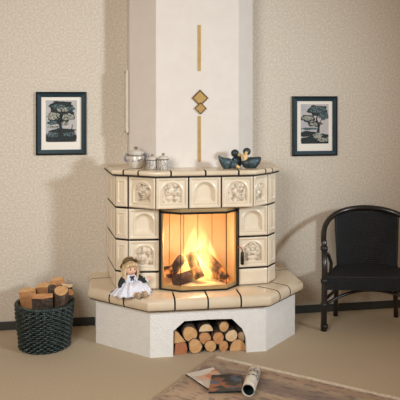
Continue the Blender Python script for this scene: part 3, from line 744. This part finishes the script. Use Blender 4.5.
def duck(label, body_c, L, Wd, H, tail_dir, tail_up, head_c, head_r, beak_dir, mt, neck=True, patch=None, headmat=None, low=False):
    """body axis along x; tail_dir -1 = tail at left"""
    bx, by = body_c; t = thing('duck_figure', label, 'figurine', (bx, by, MZ), 0, 'pottery ducks on the mantel')
    def shp(d, p):
        q = Vector(p); k = tail_dir*d.x        # 1 at the tail
        q.z += H*tail_up*max(0, k)**2.2; q.y *= 1-.55*max(0, k)**1.5; q.z *= 1
        if d.z < 0: q.z = max(q.z, -H*.82)
        return q
    b = MB(); b.ball((bx, by, MZ+H*.82), (L, Wd, H), 28, 18, fn=shp)
    bd = b.build('body', mt, t)
    for sg in (-1, 1):      # wings
        w = MB(); w.ball((bx+tail_dir*L*.12, by+sg*Wd*.78, MZ+H*.98), (L*.55, Wd*.25, H*.55), 16, 10, fn=lambda d, p: Vector((p.x, p.y, p.z+H*.35*max(0, tail_dir*d.x)**2))); w.build('wing', M['duckpale'], t)
    hx, hy, hz = head_c
    if neck:
        n = MB(); a = Vector((bx-tail_dir*L*.62, by, MZ+H*1.1)); h = Vector((hx, hy, hz)); md = a.lerp(h, .5)+Vector((-tail_dir*.008, 0, 0))
        n.tube([a-Vector((0, 0, H*.3)), a, md, h], [Wd*.55, Wd*.5, head_r*.75, head_r*.7], 14); n.build('neck', patch or mt, t)
    h = MB(); h.ball((hx, hy, hz), (head_r*1.05, head_r, head_r), 18, 12); hd = h.build('head', headmat or mt, t)
    bk = MB(); d = Vector(beak_dir).normalized(); p = Vector((hx, hy, hz))+d*head_r*.8
    bk.tube([p-d*head_r*.3, p+d*head_r*.3, p+d*head_r*.75, p+d*head_r*1.05], [head_r*.5, head_r*.42, head_r*.38, head_r*.15], 10); bk.build('beak', M['beak'], hd)
    for sg in (-1, 1):
        e = MB(); sd = d.cross(Vector((0, 0, 1))); sd = sd.normalized() if sd.length > .1 else Vector((0, 1, 0))
        e.ball(Vector((hx, hy, hz))+sd*sg*head_r*.86+d*head_r*.4+Vector((0, 0, head_r*.25)), head_r*.13, 8, 6); e.build('eye', M['eye'], hd)
def mx_(px, Y): return at_y(px, 168, Y).x
s_ = 1/151
def mz_(py, Y): return at_y(230, py, Y).z
duck('pottery duck with upturned tail and lowered head at the left of the three', (mx_(226.2, -.47), -.47), 8.0*s_, 5.0*s_, 5.8*s_, -1, 1.25, (mx_(233.6, -.49), -.50, MZ+4.2*s_), 3.6*s_, (.75, -.5, -.42), M['duckpale'], neck=False)
duck('middle pottery duck with raised round head, behind the lowered one', (mx_(236, -.40), -.415), 5.4*s_, 4.0*s_, 6.0*s_, -1, .2, (mx_(234.6, -.42), -.43, mz_(153.2, -.42)), 3.9*s_, (.8, -.45, -.3), M['duck'])
duck('dark pottery duck with ochre cheek at the right of the three', (mx_(251, -.46), -.47), 10.0*s_, 5.4*s_, 6.0*s_, 1, .7, (mx_(246.3, -.46), -.475, mz_(151.5, -.46)), 3.7*s_, (-.35, -.8, -.25), M['duck'], patch=M['beak'])

# ------------------------------------------------------------------ doll on the ledge
def doll():
    X, Y, Z = -.527, -.515, .3625
    t = thing('doll', 'blond doll in a straw hat and white pinafore sitting on the ledge', 'doll', (X, Y, Z))
    # facing: to the front, turned right
    fz = math.radians(20); Rz = Matrix.Rotation(fz, 3, 'Z')       # local -y is the front
    def W(x, y, z): return Vector((X, Y, Z)) + Rz @ Vector((x, y, z))
    # body: torso, neck, head, arms, legs as one skin surface
    hc = (0, -.006, .112); hr = .030
    mb = MB()
    def face(d, p):
        q = Vector(p)
        if d.y < -.2:
            q.y += .003*max(0, -d.y)*(1 if abs(d.z) > .5 else 0)
            nz = math.exp(-((d.x/.13)**2+((d.z+.05)/.16)**2)); q.y -= .006*nz
            ck = math.exp(-(((abs(d.x)-.5)/.25)**2+((d.z+.3)/.25)**2)); q.y -= .0025*ck
            es = math.exp(-(((abs(d.x)-.36)/.16)**2+((d.z-.1)/.12)**2)); q.y += .002*es
        if d.z < -.3: q.x *= 1-.25*(-d.z-.3)
        return q
    mb.ball(W(*hc), (.027, .028, .032), 32, 24, mat3=Rz, fn=face)
    mb.tube([W(0, 0, .075), W(0, -.002, .09)], .009, 12)
    mb.ball(W(0, 0, .052), (.026, .019, .036), 16, 12, mat3=Rz)
    arms = {}
    for sg in (-1, 1):
        sh = W(sg*.026, 0, .074)
        if sg < 0: el, wr = W(-.052, -.014, .050), W(-.058, -.034, .026)
        else: el, wr = W(.056, -.022, .052), W(.074, -.036, .066)
        mb.tube([sh, el, wr], [.009, .0075, .005], 10); arms[sg] = (sh, el, wr)
        hd = (wr-el).normalized(); mb.ball(wr+hd*.007, (.006, .005, .007), 10, 8)
        sd = hd.cross(Vector((0, -1, 0))).normalized()
        for k in range(4): mb.tube([wr+hd*.009+sd*(k-1.5)*.0028, wr+hd*.016+sd*(k-1.5)*.0032+Vector((0, -.002, 0)), wr+hd*(.020-.001*abs(k-1.5))+sd*(k-1.5)*.0032+Vector((0, -.004, -.002))], [.0018, .0016, .0012], 6)
        mb.tube([wr+hd*.004+sd*.005, wr+hd*.010+sd*.010], [.0019, .0014], 6)
        mb.tube([W(sg*.016, -.005, .020), W(sg*.026+.004, -.055, .022), W(sg*.017+.012, -.098, .012)], [.014, .011, .008], 10)
    bd = mb.build('body', M['skin'], t, weld=False)
    md = bd.modifiers.new('join', 'REMESH'); md.mode = 'VOXEL'; md.voxel_size = .0014; md.use_smooth_shade = True
    for sg in (-1, 1):
        e = MB(); e.ball(W(sg*.0102, -.0315, .1150), (.0034, .002, .0036), 10, 8, mat3=Rz); e.build('eye', M['eye'], t)
        e = MB(); e.tube([W(sg*.006, -.0325, .1215), W(sg*.0105, -.0328, .1228), W(sg*.015, -.0305, .1212)], .0008, 6); e.build('eyebrow', M['straw'], t)
    e = MB(); e.ball(W(0, -.0335, .0985), (.0048, .002, .0016), 10, 8, mat3=Rz); e.build('lips', M['lip'], t)
    # hair: cap, fringe and side locks
    h = MB()
    def cap(d, p):
        q = Vector(p); k = .0016*math.sin(22*math.atan2(d.y, d.x)); q.x += d.x*k; q.y += d.y*k
        if d.y < 0 and d.z < .42: q *= .82
        return q
    h.ball(W(0, .000, .1165), (.034, .034, .034), 48, 20, mat3=Rz, fn=cap)
    rnd = random.Random(4)
    for k in range(11):      # fringe
        x = -.024+.0048*k; h.tube([W(x*.75, -.024, .146-abs(x)*.3), W(x, -.034+abs(x)*.28, .136-abs(x)*.2), W(x*1.08, -.0345+abs(x)*.32, .126-abs(x)*.1)], [.004, .0042, .0018], 8)
    for sg in (-1, 1):
        for k in range(7):
            a = .2+.16*k; r0 = .033
            x0, y0 = sg*r0*math.cos(a-.5), -r0*math.sin(a-.5)*.75; wv = rnd.uniform(-.003, .003)
            h.tube([W(x0*.9, y0, .135), W(x0*1.08, y0*1.05, .115), W(x0*1.18+wv, y0*1.02-.002, .095), W(x0*1.15-wv, y0-.004, .078), W(x0*1.22+wv, y0-.006, .062-rnd.uniform(0, .012))], [.005, .0055, .0055, .0048, .002], 8)
    hb = h.build('hair', M['hair'], t)
    # straw hat on the back of the head
    tilt = Matrix.Rotation(math.radians(-48), 3, 'X')
    hm = Rz @ tilt
    h = MB(); 
    h.lathe([(0, .034), (.016, .033), (.026, .026), (.030, .014), (.032, .004), (.040, .001), (.0425, -.001), (.0445, .001), (.0425, .003), (.038, .0045), (.0335, .007)], W(0, .008, .129), 44, mat4=hm)
    h.build('straw_hat', M['straw'], t)
    b = MB(); b.lathe([(.0325, .006), (.0338, .008), (.0325, .014), (.0312, .015)], W(0, .008, .129), 36, mat4=hm); b.build('hat_ribbon', M['sleeve'], t)
    # green sleeves
    for sg in (-1, 1):
        sh, el, wr = arms[sg]; b = MB()
        b.tube([sh-(el-sh)*.15, sh.lerp(el, .25), sh.lerp(el, .7), el, el.lerp(wr, .45), el.lerp(wr, .7)], [.012, .0165, .0165, .013, .0125, .0115], 16); b.build('sleeve', M['sleeve'], t)
        b = MB(); c = el.lerp(wr, .72); b.tube([c-(wr-el)*.06, c, c+(wr-el)*.10], [.0115, .013, .0145], 16); b.build('lace_cuff', M['dress'], t)
    # pinafore bodice and skirt
    b = MB(); n = 60; lv = [(.020, .014, .088), (.031, .022, .078), (.031, .0235, .062), (.029, .0225, .050), (.036, .034, .041)]
    vs = []
    for (rx, ry, z) in lv:
        for k in range(n):
            a = 2*PI*k/n; f = 1+.03*math.sin(15*a); vs.append(W(rx*math.cos(a)*f, ry*math.sin(a)*f-.002, z))
    b.add(vs, [(i*n+k, i*n+(k+1) % n, (i+1)*n+(k+1) % n, (i+1)*n+k) for i in range(len(lv)-1) for k in range(n)], 0, True)
    b.build('bodice', M['dress'], t, recalc=True)
    b = MB(); vs = []; n = 120; R = 10
    for i in range(R+1):
        q = i/R
        for k in range(n):
            a = 2*PI*k/n; fx, fy = math.cos(a), math.sin(a)
            rx = .029+(.100-.029)*q**.9; ry = .023+((.092 if fy < 0 else .042)-.023)*q**.9
            wob = 1+.06*q*math.sin(13*a+1.3)+.04*q*math.sin(31*a)+.05*q*math.sin(5*a+.6)
            z = .050*(1-q)**1.6+.0035+(.018*(1-q)*q*4 if fy < 0 else .0)+.007*q*abs(math.sin(9*a))+.004*math.sin(17*a+6*q)*q*(1-q)*4
            # knees lift the front
            z += .016*math.exp(-(((abs(fx*rx)-.024)/.018)**2))*(1 if fy < 0 else 0)*math.sin(PI*min(1, q*1.0))
            vs.append(W(rx*fx*wob, ry*fy*wob-.004, z))
    b.add(vs, [(i*n+k, i*n+(k+1) % n, (i+1)*n+(k+1) % n, (i+1)*n+k) for i in range(R) for k in range(n)], 0, True)
    sk = b.build('skirt', M['dress'], t); md = sk.modifiers.new('solid', 'SOLIDIFY'); md.thickness = .0015
    # ruffles over the shoulders
    for sg in (-1, 1):
        b = MB(); pts = []; 
        N = 28; top = []; bot = []
        for k in range(N+1):
            q = k/N; x = sg*(.018+.014*math.sin(PI*q)); y = -.026+.046*q; z = .058+.030*math.sin(PI*min(1, q*1.1)); w = .010+.003*math.sin(k*1.9)
            top.append(W(x, y, z)); bot.append(W(x+sg*w, y, z-.004+.003*math.sin(k*1.9+1)))
        b.add(top+bot, [(k, k+1, N+2+k, N+1+k) for k in range(N)], 0, True); rf = b.build('ruffle', M['dress'], t); md = rf.modifiers.new('solid', 'SOLIDIFY'); md.thickness = .0012
    # bow at the neck
    b = MB()
    for sg in (-1, 1):
        b.ball(W(sg*.006, -.026, .080), (.0065, .003, .0045), 10, 8, mat3=Rz); b.tube([W(0, -.027, .079), W(sg*.005, -.029, .070), W(sg*.007, -.029, .063)], [.002, .0028, .0022], 8)
    b.build('neck_bow', M['sleeve'], t)
    # boots
    for sg in (-1, 1):
        b = MB(); an = W(sg*.017+.012, -.092, .012); tp = W(sg*.017+.014, -.108, .030)
        b.tube([W(sg*.019+.010, -.080, .014), an, W(sg*.017+.013, -.102, .012)], [.0105, .0115, .012], 14)
        b.ball(W(sg*.017+.013, -.106, .0165), (.011, .010, .0165), 14, 10, mat3=Rz); b.build('boot', M['boot'], t)
    t.scale = (1.34, 1.34, 1.34)
doll()

# ------------------------------------------------------------------ wicker basket and its firewood
def basket():
    cx_, cy_ = -1.056, -.335; H = .283
    t = thing('wicker_basket', 'dark green round wicker basket full of firewood left of the stove', 'basket', (cx_, cy_, 0))
    def rad(z): return .152+.022*sm(z/H*1.1)
    NS = 23; rows_ = 20; b = MB()
    for i in range(rows_):
        z = .012+(H-.034)*i/(rows_-1); pts = []
        for k in range(NS*6):
            a = 2*PI*k/(NS*6); o_ = .0072*math.cos(a*NS+(PI if i % 2 else 0))
            pts.append((cx_+(rad(z)+o_)*math.cos(a), cy_+(rad(z)+o_)*math.sin(a), z+.0012*math.sin(a*7+i)))
        b.tube(pts, .0064, 6, closed=True)
    b.build('woven_side', M['wicker'], t, weld=False)
    b = MB()
    for k in range(NS):
        a = 2*PI*(k+.5)/NS; b.tube([(cx_+rad(z)*math.cos(a), cy_+rad(z)*math.sin(a), z) for z in (.003, .09, .18, H-.01)], .0035, 6)
    b.build('stakes', M['wicker'], t, weld=False)
    for q in range(3):
        b = MB(); pts = []
        for k in range(120):
            a = 2*PI*k/120; ph = 20*a+q*2*PI/3; pts.append((cx_+(rad(H)+.008*math.cos(ph))*math.cos(a), cy_+(rad(H)+.008*math.cos(ph))*math.sin(a), H-.008+.007*math.sin(ph)))
        b.tube(pts, .0062, 6, closed=True); b.build('rim_braid', M['wicker'], t, weld=False)
    b = MB(); b.lathe([(.0, .002), (.148, .002), (.148, .012), (0, .012)], (cx_, cy_, 0), 40); b.build('bottom', M['wicker'], t)
    b = MB(); a0 = 0.05; pts = []
    for k in range(13):      # side handle on the right
        a = PI*k/12; pts.append((cx_+.176+.006*math.sin(a), cy_+.04*math.cos(a), H-.016+.022*math.sin(a)))
    b.tube(pts, .0075, 8); b.build('handle', M['wicker'], t)
    return cx_, cy_
BX, BY = basket()
BG = 'firewood in the wicker basket'
def bsplit(label, top, bot, poly, end, face, up=(0, -1, 0)):
    return split_log('basket_log', label, 'log', top, bot, [(a/150, b_/150, k) for a, b_, k in poly], M['bark'], end, face, BG, up)
def bl(px, py, Y): return at_y(px, py, Y)
def wedge(w, h, flat=False):
    pts = arc(w, 200, 340, 6); return [(x, y*h/w*1.0+0, i < 6) for i, (x, y) in enumerate(pts)] + [(w*.35, h*.75, False), (-w*.45, h*.7, False)]
HW = lambda r, k=1.0: [(x, y*k, i < 8) for i, (x, y) in enumerate(arc(r, 180, 360, 8))]
# tops seen as cut faces, tilted towards the room
def leaning(label, px, py, Y, dirv, r, kind, end, seed, ln=.25, squash=1.0):
    p = bl(px, py, Y); d = Vector(dirv).normalized(); q = p+d*ln
    if kind == 'round': return add_log('basket_log', label, 'log', p, q, r/150, seed, M['bark'], end, BG, squash, .06)
    poly = {'half': HW(r, .95), 'wedge': [(-r, 0, False), (r, .1*r, True), (r*.8, .7*r, True), (0, 1.05*r, True), (-.85*r, .6*r, True)],
            'flat': [(-r, -.35*r, True), (0, -.5*r, True), (r, -.3*r, False), (r*.95, .4*r, False), (-.9*r, .4*r, False)]}[kind]
    return split_log('basket_log', label, 'log', p, q, [(a/150, b_/150, k) for a, b_, k in poly], M['bark'], end, M['end_orange'], BG, (0, .5, 1))
leaning('long split log with a broad tan face at the upper left of the basket', 46, 287.5, -.29, (.0, .3, -1), 10, 'wedge', M['end_tan'], 1, .2)
leaning('blocky split log standing at the front left of the basket', 42.5, 296, -.43, (0, .3, -1), 9.5, 'flat', M['end_orange'], 2, .2)
leaning('thick log with a round tan face at the front centre of the basket', 61.2, 290.5, -.40, (-.02, .35, -1), 8.6, 'round', M['end_tan'], 3, .2, .75)
leaning('split log rising highest at the back of the basket', 57.5, 280.5, -.26, (0, .3, -1), 6.6, 'wedge', M['end_tan'], 4, .22)
leaning('bark-covered log with a whitish cut face leaning right at the back', 67, 284, -.26, (-.3, .3, -1), 6, 'half', M['end_pale'], 5, .22)
leaning('short round log poking out at the right rim of the basket', 69.5, 292, -.32, (-.25, .3, -1), 5.2, 'round', M['end_orange'], 6, .2, .9)
leaning('rough-barked thin log between the two front logs of the basket', 52, 286.5, -.36, (-.05, .3, -1), 4.0, 'round', M['bark'], 7, .2, .9)
leaning('split log at the far left side of the basket', 27, 292, -.33, (.12, .3, -1), 8, 'wedge', M['end_tan'], 8, .2)

# ------------------------------------------------------------------ wicker armchair
def chair():
    hw = .335; yf = -.375; yb = -.085; cxx = .79+hw
    t = thing('wicker_armchair', 'black wicker armchair with curved back standing by the right wall', 'chair', (cxx-hw, yf, 0))
    # front posts (legs) slightly splayed
    for sg in (-1, 1):
        b = MB(); x = cxx+sg*hw; b.tube([(x+sg*.004, yf-.004, 0), (x, yf, .2), (x-sg*.002, yf, .40), (x, yf+.004, .56)], [.021, .020, .020, .019], 14); lg = b.build('leg', M['cane'], t)
        for z in (.335, .555, .03, .175):
            w = MB(); w.lathe([(.021, z-.014), (.0245, z-.012), (.025, z), (.0245, z+.012), (.021, z+.014)], (x, yf+(.004 if z > .5 else 0), 0), 14); w.build('cane_wrap', M['chairw'], lg)
        b = MB(); xb = cxx+sg*.205; b.tube([(xb+sg*.01, yb+.015, 0), (xb, yb, .36)], [.017, .017], 12); b.build('leg', M['cane'], t)
    # top rail : from post tops rising to the crown
    def rail(off=0, N=40):
        pts = []
        for k in range(N+1):
            a = PI*(k/N); x = -math.cos(a); s = math.sin(a)
            zz = .56-.0*off+(.785-off-.56)*s**.62
            yy = yf+.004+(yb+.01-yf)*s**.8
            pts.append(Vector((cxx+(hw-off*.4)*x*(1-.0*s), yy, zz)))
        return pts
    b = MB(); b.tube(rail(), .019, 12); b.build('top_rail', M['cane'], t)
    # inner brace loops beside the posts
    for sg in (-1, 1):
        b = MB(); x = cxx+sg*hw; b.tube([(x-sg*.006, yf+.03, .53), (x-sg*.034, yf+.05, .50), (x-sg*.056, yf+.07, .44), (x-sg*.052, yf+.07, .38), (x-sg*.03, yf+.06, .345)], .0125, 10); b.build('arm_brace', M['cane'], t)
    # woven back panel: follows the rail's curve, from seat to rail
    b = MB(); NU, NV = 66, 52
    def back(u, v):     # u -1..1, v 0..1
        bx = .205+.015*v
        x = bx*u; yy = yb+.012+.02*v - .05*abs(u)**2.4
        tx = abs(x)/hw; top = .56+(.775-.56)*max(0, 1-tx**2)**.31
        z = .36+(top-.36)*v
        return Vector((cxx+x, yy, z))
    for j in range(NV+1):
        v = j/NV; pts = []
        for i in range(NU*1+1):
            u = -1+2*i/NU; p = back(u, v); p.y += .0035*(1 if (i+j) % 2 else -1); pts.append(p)
        b.tube(pts, .0042, 5)
    b.build('woven_back', M['chairw'], t, weld=False)
    b = MB()
    for i in range(0, NU+1, 2):
        u = -1+2*i/NU; b.tube([back(u, v/12) for v in range(13)], .0036 if 0 < i < NU else .009, 6)
    b.build('back_stakes', M['chairw'], t, weld=False)
    # seat: woven
    b = MB(); outline = [(cxx-hw, yf), (cxx+hw, yf), (cxx+.21, yb), (cxx-.21, yb)]
    zs = .365
    for j in range(26):
        q = j/25; y = yf-.008+(yb-yf+.008)*q; w = hw+(.21-hw)*q; pts = [(cxx-w+2*w*i/40, y, zs+.003*(1 if (i+j) % 2 else -1)-.012*math.sin(PI*q)*math.sin(PI*i/40)) for i in range(41)]
        b.tube(pts, .0075, 6)
    b.build('seat', M['chairw'], t, weld=False)
    # woven apron under the seat front and sides
    b = MB()
    for j in range(14):
        z = .282+.0062*j; pts = []
        for i in range(61):
            x = cxx-hw+2*hw*i/60; pts.append((x, yf-.012+.0035*(1 if (i+j) % 2 else -1), z))
        b.tube(pts, .0038, 5)
        for sg in (-1, 1):
            pts = []
            for i in range(25):
                q = i/24; w = hw+(.21-hw)*q; pts.append((cxx+sg*w+.0035*(1 if (i+j) % 2 else -1), yf+(yb-yf)*q, z))
            b.tube(pts, .0038, 5)
    b.build('apron', M['chairw'], t, weld=False)
    # stretchers: side rails and a bowed brace in front
    for sg in (-1, 1):
        b = MB(); b.tube([(cxx+sg*hw, yf, .205), (cxx+sg*.21, yb, .20)], .012, 10); b.build('stretcher', M['cane'], t)
    b = MB(); b.tube([(cxx-hw+2*hw*k/24, yf+.10*math.sin(PI*k/24), .165+.085*math.sin(PI*k/24)**.7) for k in range(25)], .011, 10); b.build('front_brace', M['cane'], t)
    b = MB(); b.tube([(cxx-.21, yb, .20), (cxx+.21, yb, .20)], .011, 10); b.build('stretcher', M['cane'], t)
    t.rotation_euler = (0, 0, math.radians(-13))
chair()

# ------------------------------------------------------------------ rug and papers
c0 = at_z(214, 356.5, 0); c1 = at_z(364, 391, 0); c2 = at_z(165, 398, 0)
ex = (c1-c0).normalized(); ey = Vector((ex.y, -ex.x, 0));
if ey.dot(c2-c0) < 0: ey = -ey
LX, LY = 1.5, 1.25
rug = thing('rug', 'patterned brown rug with a pale border lying on the beige carpet', 'rug', (c0.x, c0.y, 0))
rug.matrix_basis = Matrix.Translation((c0.x, c0.y, 0)) @ Matrix((( ex.x, ey.x, 0, 0), (ex.y, ey.y, 0, 0), (0, 0, 1 if ex.cross(ey).z > 0 else 1, 0), (0, 0, 0, 1)))
def RW(u, v, z): return Vector((c0.x, c0.y, 0))+ex*u+ey*v+Vector((0, 0, z))
def rug_sheet(u0, u1, v0, v1, zt, nu, nv):
    b = MB(); vs = []
    for j in range(nv+1):
        for i in range(nu+1):
            u = u0+(u1-u0)*i/nu; v = v0+(v1-v0)*j/nv; vs.append(RW(u, v, zt+.0015*mnoise.noise(Vector((u*9, v*9, 1)))))
    top = [(j*(nu+1)+i, j*(nu+1)+i+1, (j+1)*(nu+1)+i+1, (j+1)*(nu+1)+i) for j in range(nv) for i in range(nu)]
    b.add(vs, top, 0, True)
    for (a, c) in (((u0, v0), (u1, v0)), ((u1, v0), (u1, v1)), ((u1, v1), (u0, v1)), ((u0, v1), (u0, v0))):
        b.add([RW(*a, .0005), RW(*c, .0005), RW(*c, zt), RW(*a, zt)], [(0, 1, 2, 3)])
    return b
# bpy needs a right-handed frame: flip x when required
det = ex.cross(ey).z
rug.matrix_basis = Matrix.Translation((c0.x, c0.y, 0)) @ (Matrix(((ex.x, ey.x, 0, 0), (ex.y, ey.y, 0, 0), (0, 0, det, 0), (0, 0, 0, 1))))
rug_sheet(.025, LX-.02, .030, LY-.02, .008, 60, 50).build('pile', M['rug'], rug)
rug_sheet(.025, LX, 0, .030, .0085, 60, 2).build('border', M['rugedge'], rug)
rug_sheet(.025, LX, LY-.02, LY, .0085, 60, 2).build('border', M['rugedge'], rug)
rug_sheet(0, .025, 0, LY, .0085, 2, 60).build('border', M['rugside'], rug)

def page_mat(name, cols, scale=(10, 24, 1), seed=0):
    m = bpy.data.materials.new(name); m.use_nodes = True; nt = m.node_tree; b = nt.nodes['Principled BSDF']; b.inputs['Roughness'].default_value = .35
    tc = nt.nodes.new('ShaderNodeTexCoord'); mp = nt.nodes.new('ShaderNodeMapping'); mp.inputs['Scale'].default_value = scale; mp.inputs['Location'].default_value = (seed, seed*.7, 0)
    nt.links.new(tc.outputs['Object'], mp.inputs[0]); n = nt.nodes.new('ShaderNodeTexVoronoi'); n.inputs['Scale'].default_value = 1.2; nt.links.new(mp.outputs[0], n.inputs['Vector'])
    sp = nt.nodes.new('ShaderNodeSeparateColor'); nt.links.new(n.outputs['Color'], sp.inputs[0])
    r = nt.nodes.new('ShaderNodeValToRGB'); r.color_ramp.interpolation = 'CONSTANT'; k = len(cols)
    r.color_ramp.elements[0].color = (*lin(cols[0]), 1); r.color_ramp.elements[1].position = 1/k; r.color_ramp.elements[1].color = (*lin(cols[1]), 1)
    for i in range(2, k): e = r.color_ramp.elements.new(i/k); e.color = (*lin(cols[i]), 1)
    nt.links.new(sp.outputs[0], r.inputs[0]); nt.links.new(r.outputs[0], b.inputs['Base Color']); return m
M['pgA'] = page_mat('open_page', [(214, 206, 196), (206, 168, 140), (196, 186, 176), (200, 128, 96), (220, 212, 204)], (9, 16, 1), 3)
M['pgB'] = page_mat('dark_cover', [(34, 48, 44), (48, 52, 48), (150, 92, 64), (80, 92, 112), (40, 42, 40), (120, 84, 66)], (12, 22, 1), 8)
M['pgC'] = mat('rolled_print', (214, 206, 190), .5, 0, (226, 220, 206), 30)
M['pgD'] = page_mat('rolled_band', [(70, 64, 60), (196, 188, 172), (90, 82, 76), (206, 198, 184)], (110, 110, 30), 5)
M['white'] = mat('paper_edge', (222, 216, 206), .8); M['teal_in'] = mat('rolled_inside', (30, 58, 52), .6, 0, (20, 40, 38), 30)
RZ = .0100
def sheet(name, corners, label, mats, thick, group, curl=0):
    cs = [at_z(px, py, RZ) for px, py in corners]; n = 14
    loc = sum(cs, Vector())/4; loc.z = RZ
    t = thing(name, label, 'magazine', loc, 0, group)
    vs = []
    for j in range(n+1):
        for i in range(n+1):
            u, v = i/n, j/n; p = (cs[0]*(1-u)+cs[1]*u)*(1-v)+(cs[3]*(1-u)+cs[2]*u)*v; p.z = RZ+thick+curl*(u-.5)**2*4*(.4+.6*v); vs.append(p)
    top = [(j*(n+1)+i, j*(n+1)+i+1, (j+1)*(n+1)+i+1, (j+1)*(n+1)+i) for j in range(n) for i in range(n)]
    b = MB(); b.add(vs, top, 0, True); b.build('cover', mats[0], t)
    loop = [i for i in range(n+1)]+[j*(n+1)+n for j in range(1, n+1)]+[n*(n+1)+i for i in range(n-1, -1, -1)]+[j*(n+1) for j in range(n-1, 0, -1)]
    b = MB(); L = len(loop); lo = [Vector((vs[i].x, vs[i].y, max(RZ+.0005, vs[i].z-thick))) for i in loop]; hi = [vs[i]-Vector((0, 0, .0002)) for i in loop]
    b.add(hi+lo, [(k, (k+1) % L, L+(k+1) % L, L+k) for k in range(L)]); b.add(lo, [tuple(range(L))]); b.build('pages', mats[1], t)
    return t
PG = 'magazines on the rug'
sheet('magazine', [(185.5, 375), (213, 368.5), (223, 378), (208, 390.5)], 'open magazine with pale pages lying furthest left on the rug', (M['pgA'], M['iron']), .006, PG, .004)
sheet('magazine', [(212, 376.5), (241, 375.5), (243, 392.5), (208.5, 393.5)], 'dark covered magazine lying on the rug between open and rolled magazines', (M['pgB'], M['p_dark']), .010, PG)
# rolled one
def rolled():
    a = at_z(254.6, 372.5, RZ+.034); c = at_z(248.4, 391, RZ+.034); r = .036
    a.z = c.z = RZ+r+.0012
    d = (c-a).normalized(); L = (c-a).length
    t = thing('rolled_magazine', 'rolled-up whitish magazine lying on the rug at the right', 'magazine', (a.x, a.y, RZ)); 
    n1 = Vector((0, 0, 1)); n2 = d.cross(n1)
    b = MB(); N = 90; turns = 2.2; vs = []
    for i in range(9):
        for k in range(N+1):
            q = k/N; an = 2*PI*turns*q-1.0; rr = r*(1-.06*i/8*0)-.006*turns*q/2.2*1.0
            vs.append(a+d*L*i/8+(n1*math.cos(an)+n2*math.sin(an))*rr)
    b.add(vs, [(i*(N+1)+k, i*(N+1)+k+1, (i+1)*(N+1)+k+1, (i+1)*(N+1)+k) for i in range(8) for k in range(N)], 0, True)
    ob = b.build('rolled_sheets', M['pgC'], t, weld=False); ob.modifiers.new('solid', 'SOLIDIFY').thickness = .0012
    b = MB(); pts = []
    for (q0, q1) in ((.12, .34), (.42, .52)):
        vs = []
        for i in range(2):
            for k in range(33):
                an = -1.5+3.0*k/32; vs.append(a+d*L*(q0 if i == 0 else q1)+(n1*math.cos(an)+n2*math.sin(an))*(r+.0012))
        b.add(vs, [(k, k+1, 34+k, 33+k) for k in range(32)], 0, True)
    b.build('printed_band', M['pgD'], t, weld=False)
    b = MB(); vs = []
    for i in range(2):
        for k in range(33):
            an = 2*PI*k/32; vs.append(a+d*L*(.45 if i == 0 else .985)+(n1*math.cos(an)+n2*math.sin(an))*(r-.0095))
    b.add(vs, [(k, k+1, 34+k, 33+k) for k in range(32)], 0, True); b.add([vs[k] for k in range(32)], [tuple(range(32))]); b.build('inner_cover', M['teal_in'], t, weld=False)
rolled()

# ------------------------------------------------------------------ light
def area(name, loc, target, size, power, col):
    l = bpy.data.lights.new(name, 'AREA'); l.shape = 'SQUARE'; l.size = size; l.energy = power; l.color = col
    o = bpy.data.objects.new(name, l); C.objects.link(o); o.location = loc
    o.rotation_euler = (Vector(target)-Vector(loc)).to_track_quat('-Z', 'Y').to_euler(); return o
def spot(name, loc, target, cone, blend, power, col, rad):
    l = bpy.data.lights.new(name, 'SPOT'); l.spot_size = math.radians(cone); l.spot_blend = blend; l.energy = power; l.color = col; l.shadow_soft_size = rad
    o = bpy.data.objects.new(name, l); C.objects.link(o); o.location = loc
    o.rotation_euler = (Vector(target)-Vector(loc)).to_track_quat('-Z', 'Y').to_euler(); return o
LP = dict(key=(840, (.80, .91, 1)), left=(32.5, (.98, .98, .96)), fire=(.46, (1, .67, .42)), world=(.28, (1, .64, .38)))
if LP['key'][0]: spot('studio_spot', (3.6, -4.4, 2.25), (-1.0, -.2, 1.35), 52, 1, *LP['key'], .32)
if LP['left'][0]: area('studio_softbox', (-1.9, -3.7, 2.2), (-.6, -.4, .95), 1.3, *LP['left']).data.spread = math.radians(110)
if LP['fire'][0]:
    for p, e in (((-.08, -.36, .64), 6.5), ((-.08, -.40, .48), 3)):
        l = bpy.data.lights.new('fire_light', 'POINT'); l.energy = e*LP['fire'][0]; l.color = LP['fire'][1]; l.shadow_soft_size = .05
        o = bpy.data.objects.new('fire_light', l); C.objects.link(o); o.location = p
w = bpy.data.worlds.new('room_light'); bpy.context.scene.world = w; w.use_nodes = True
bg = w.node_tree.nodes['Background']; bg.inputs[0].default_value = (*LP['world'][1], 1); bg.inputs[1].default_value = LP['world'][0]

# ------------------------------------------------------------------ camera
cam = bpy.data.cameras.new('camera'); cam.sensor_width = 36; cam.lens = 36*F/400; cam.shift_y = -(200-HZ)/400; cam.clip_start = .05
co = bpy.data.objects.new('camera', cam); C.objects.link(co); co.location = CAM
co.rotation_euler = (PI/2, 0, -TH); bpy.context.scene.camera = co
sc = bpy.context.scene
sc.view_settings.view_transform = 'Standard'; sc.view_settings.look = 'None'; sc.view_settings.gamma = 1; sc.view_settings.exposure = 0
sc.view_settings.use_curve_mapping = False
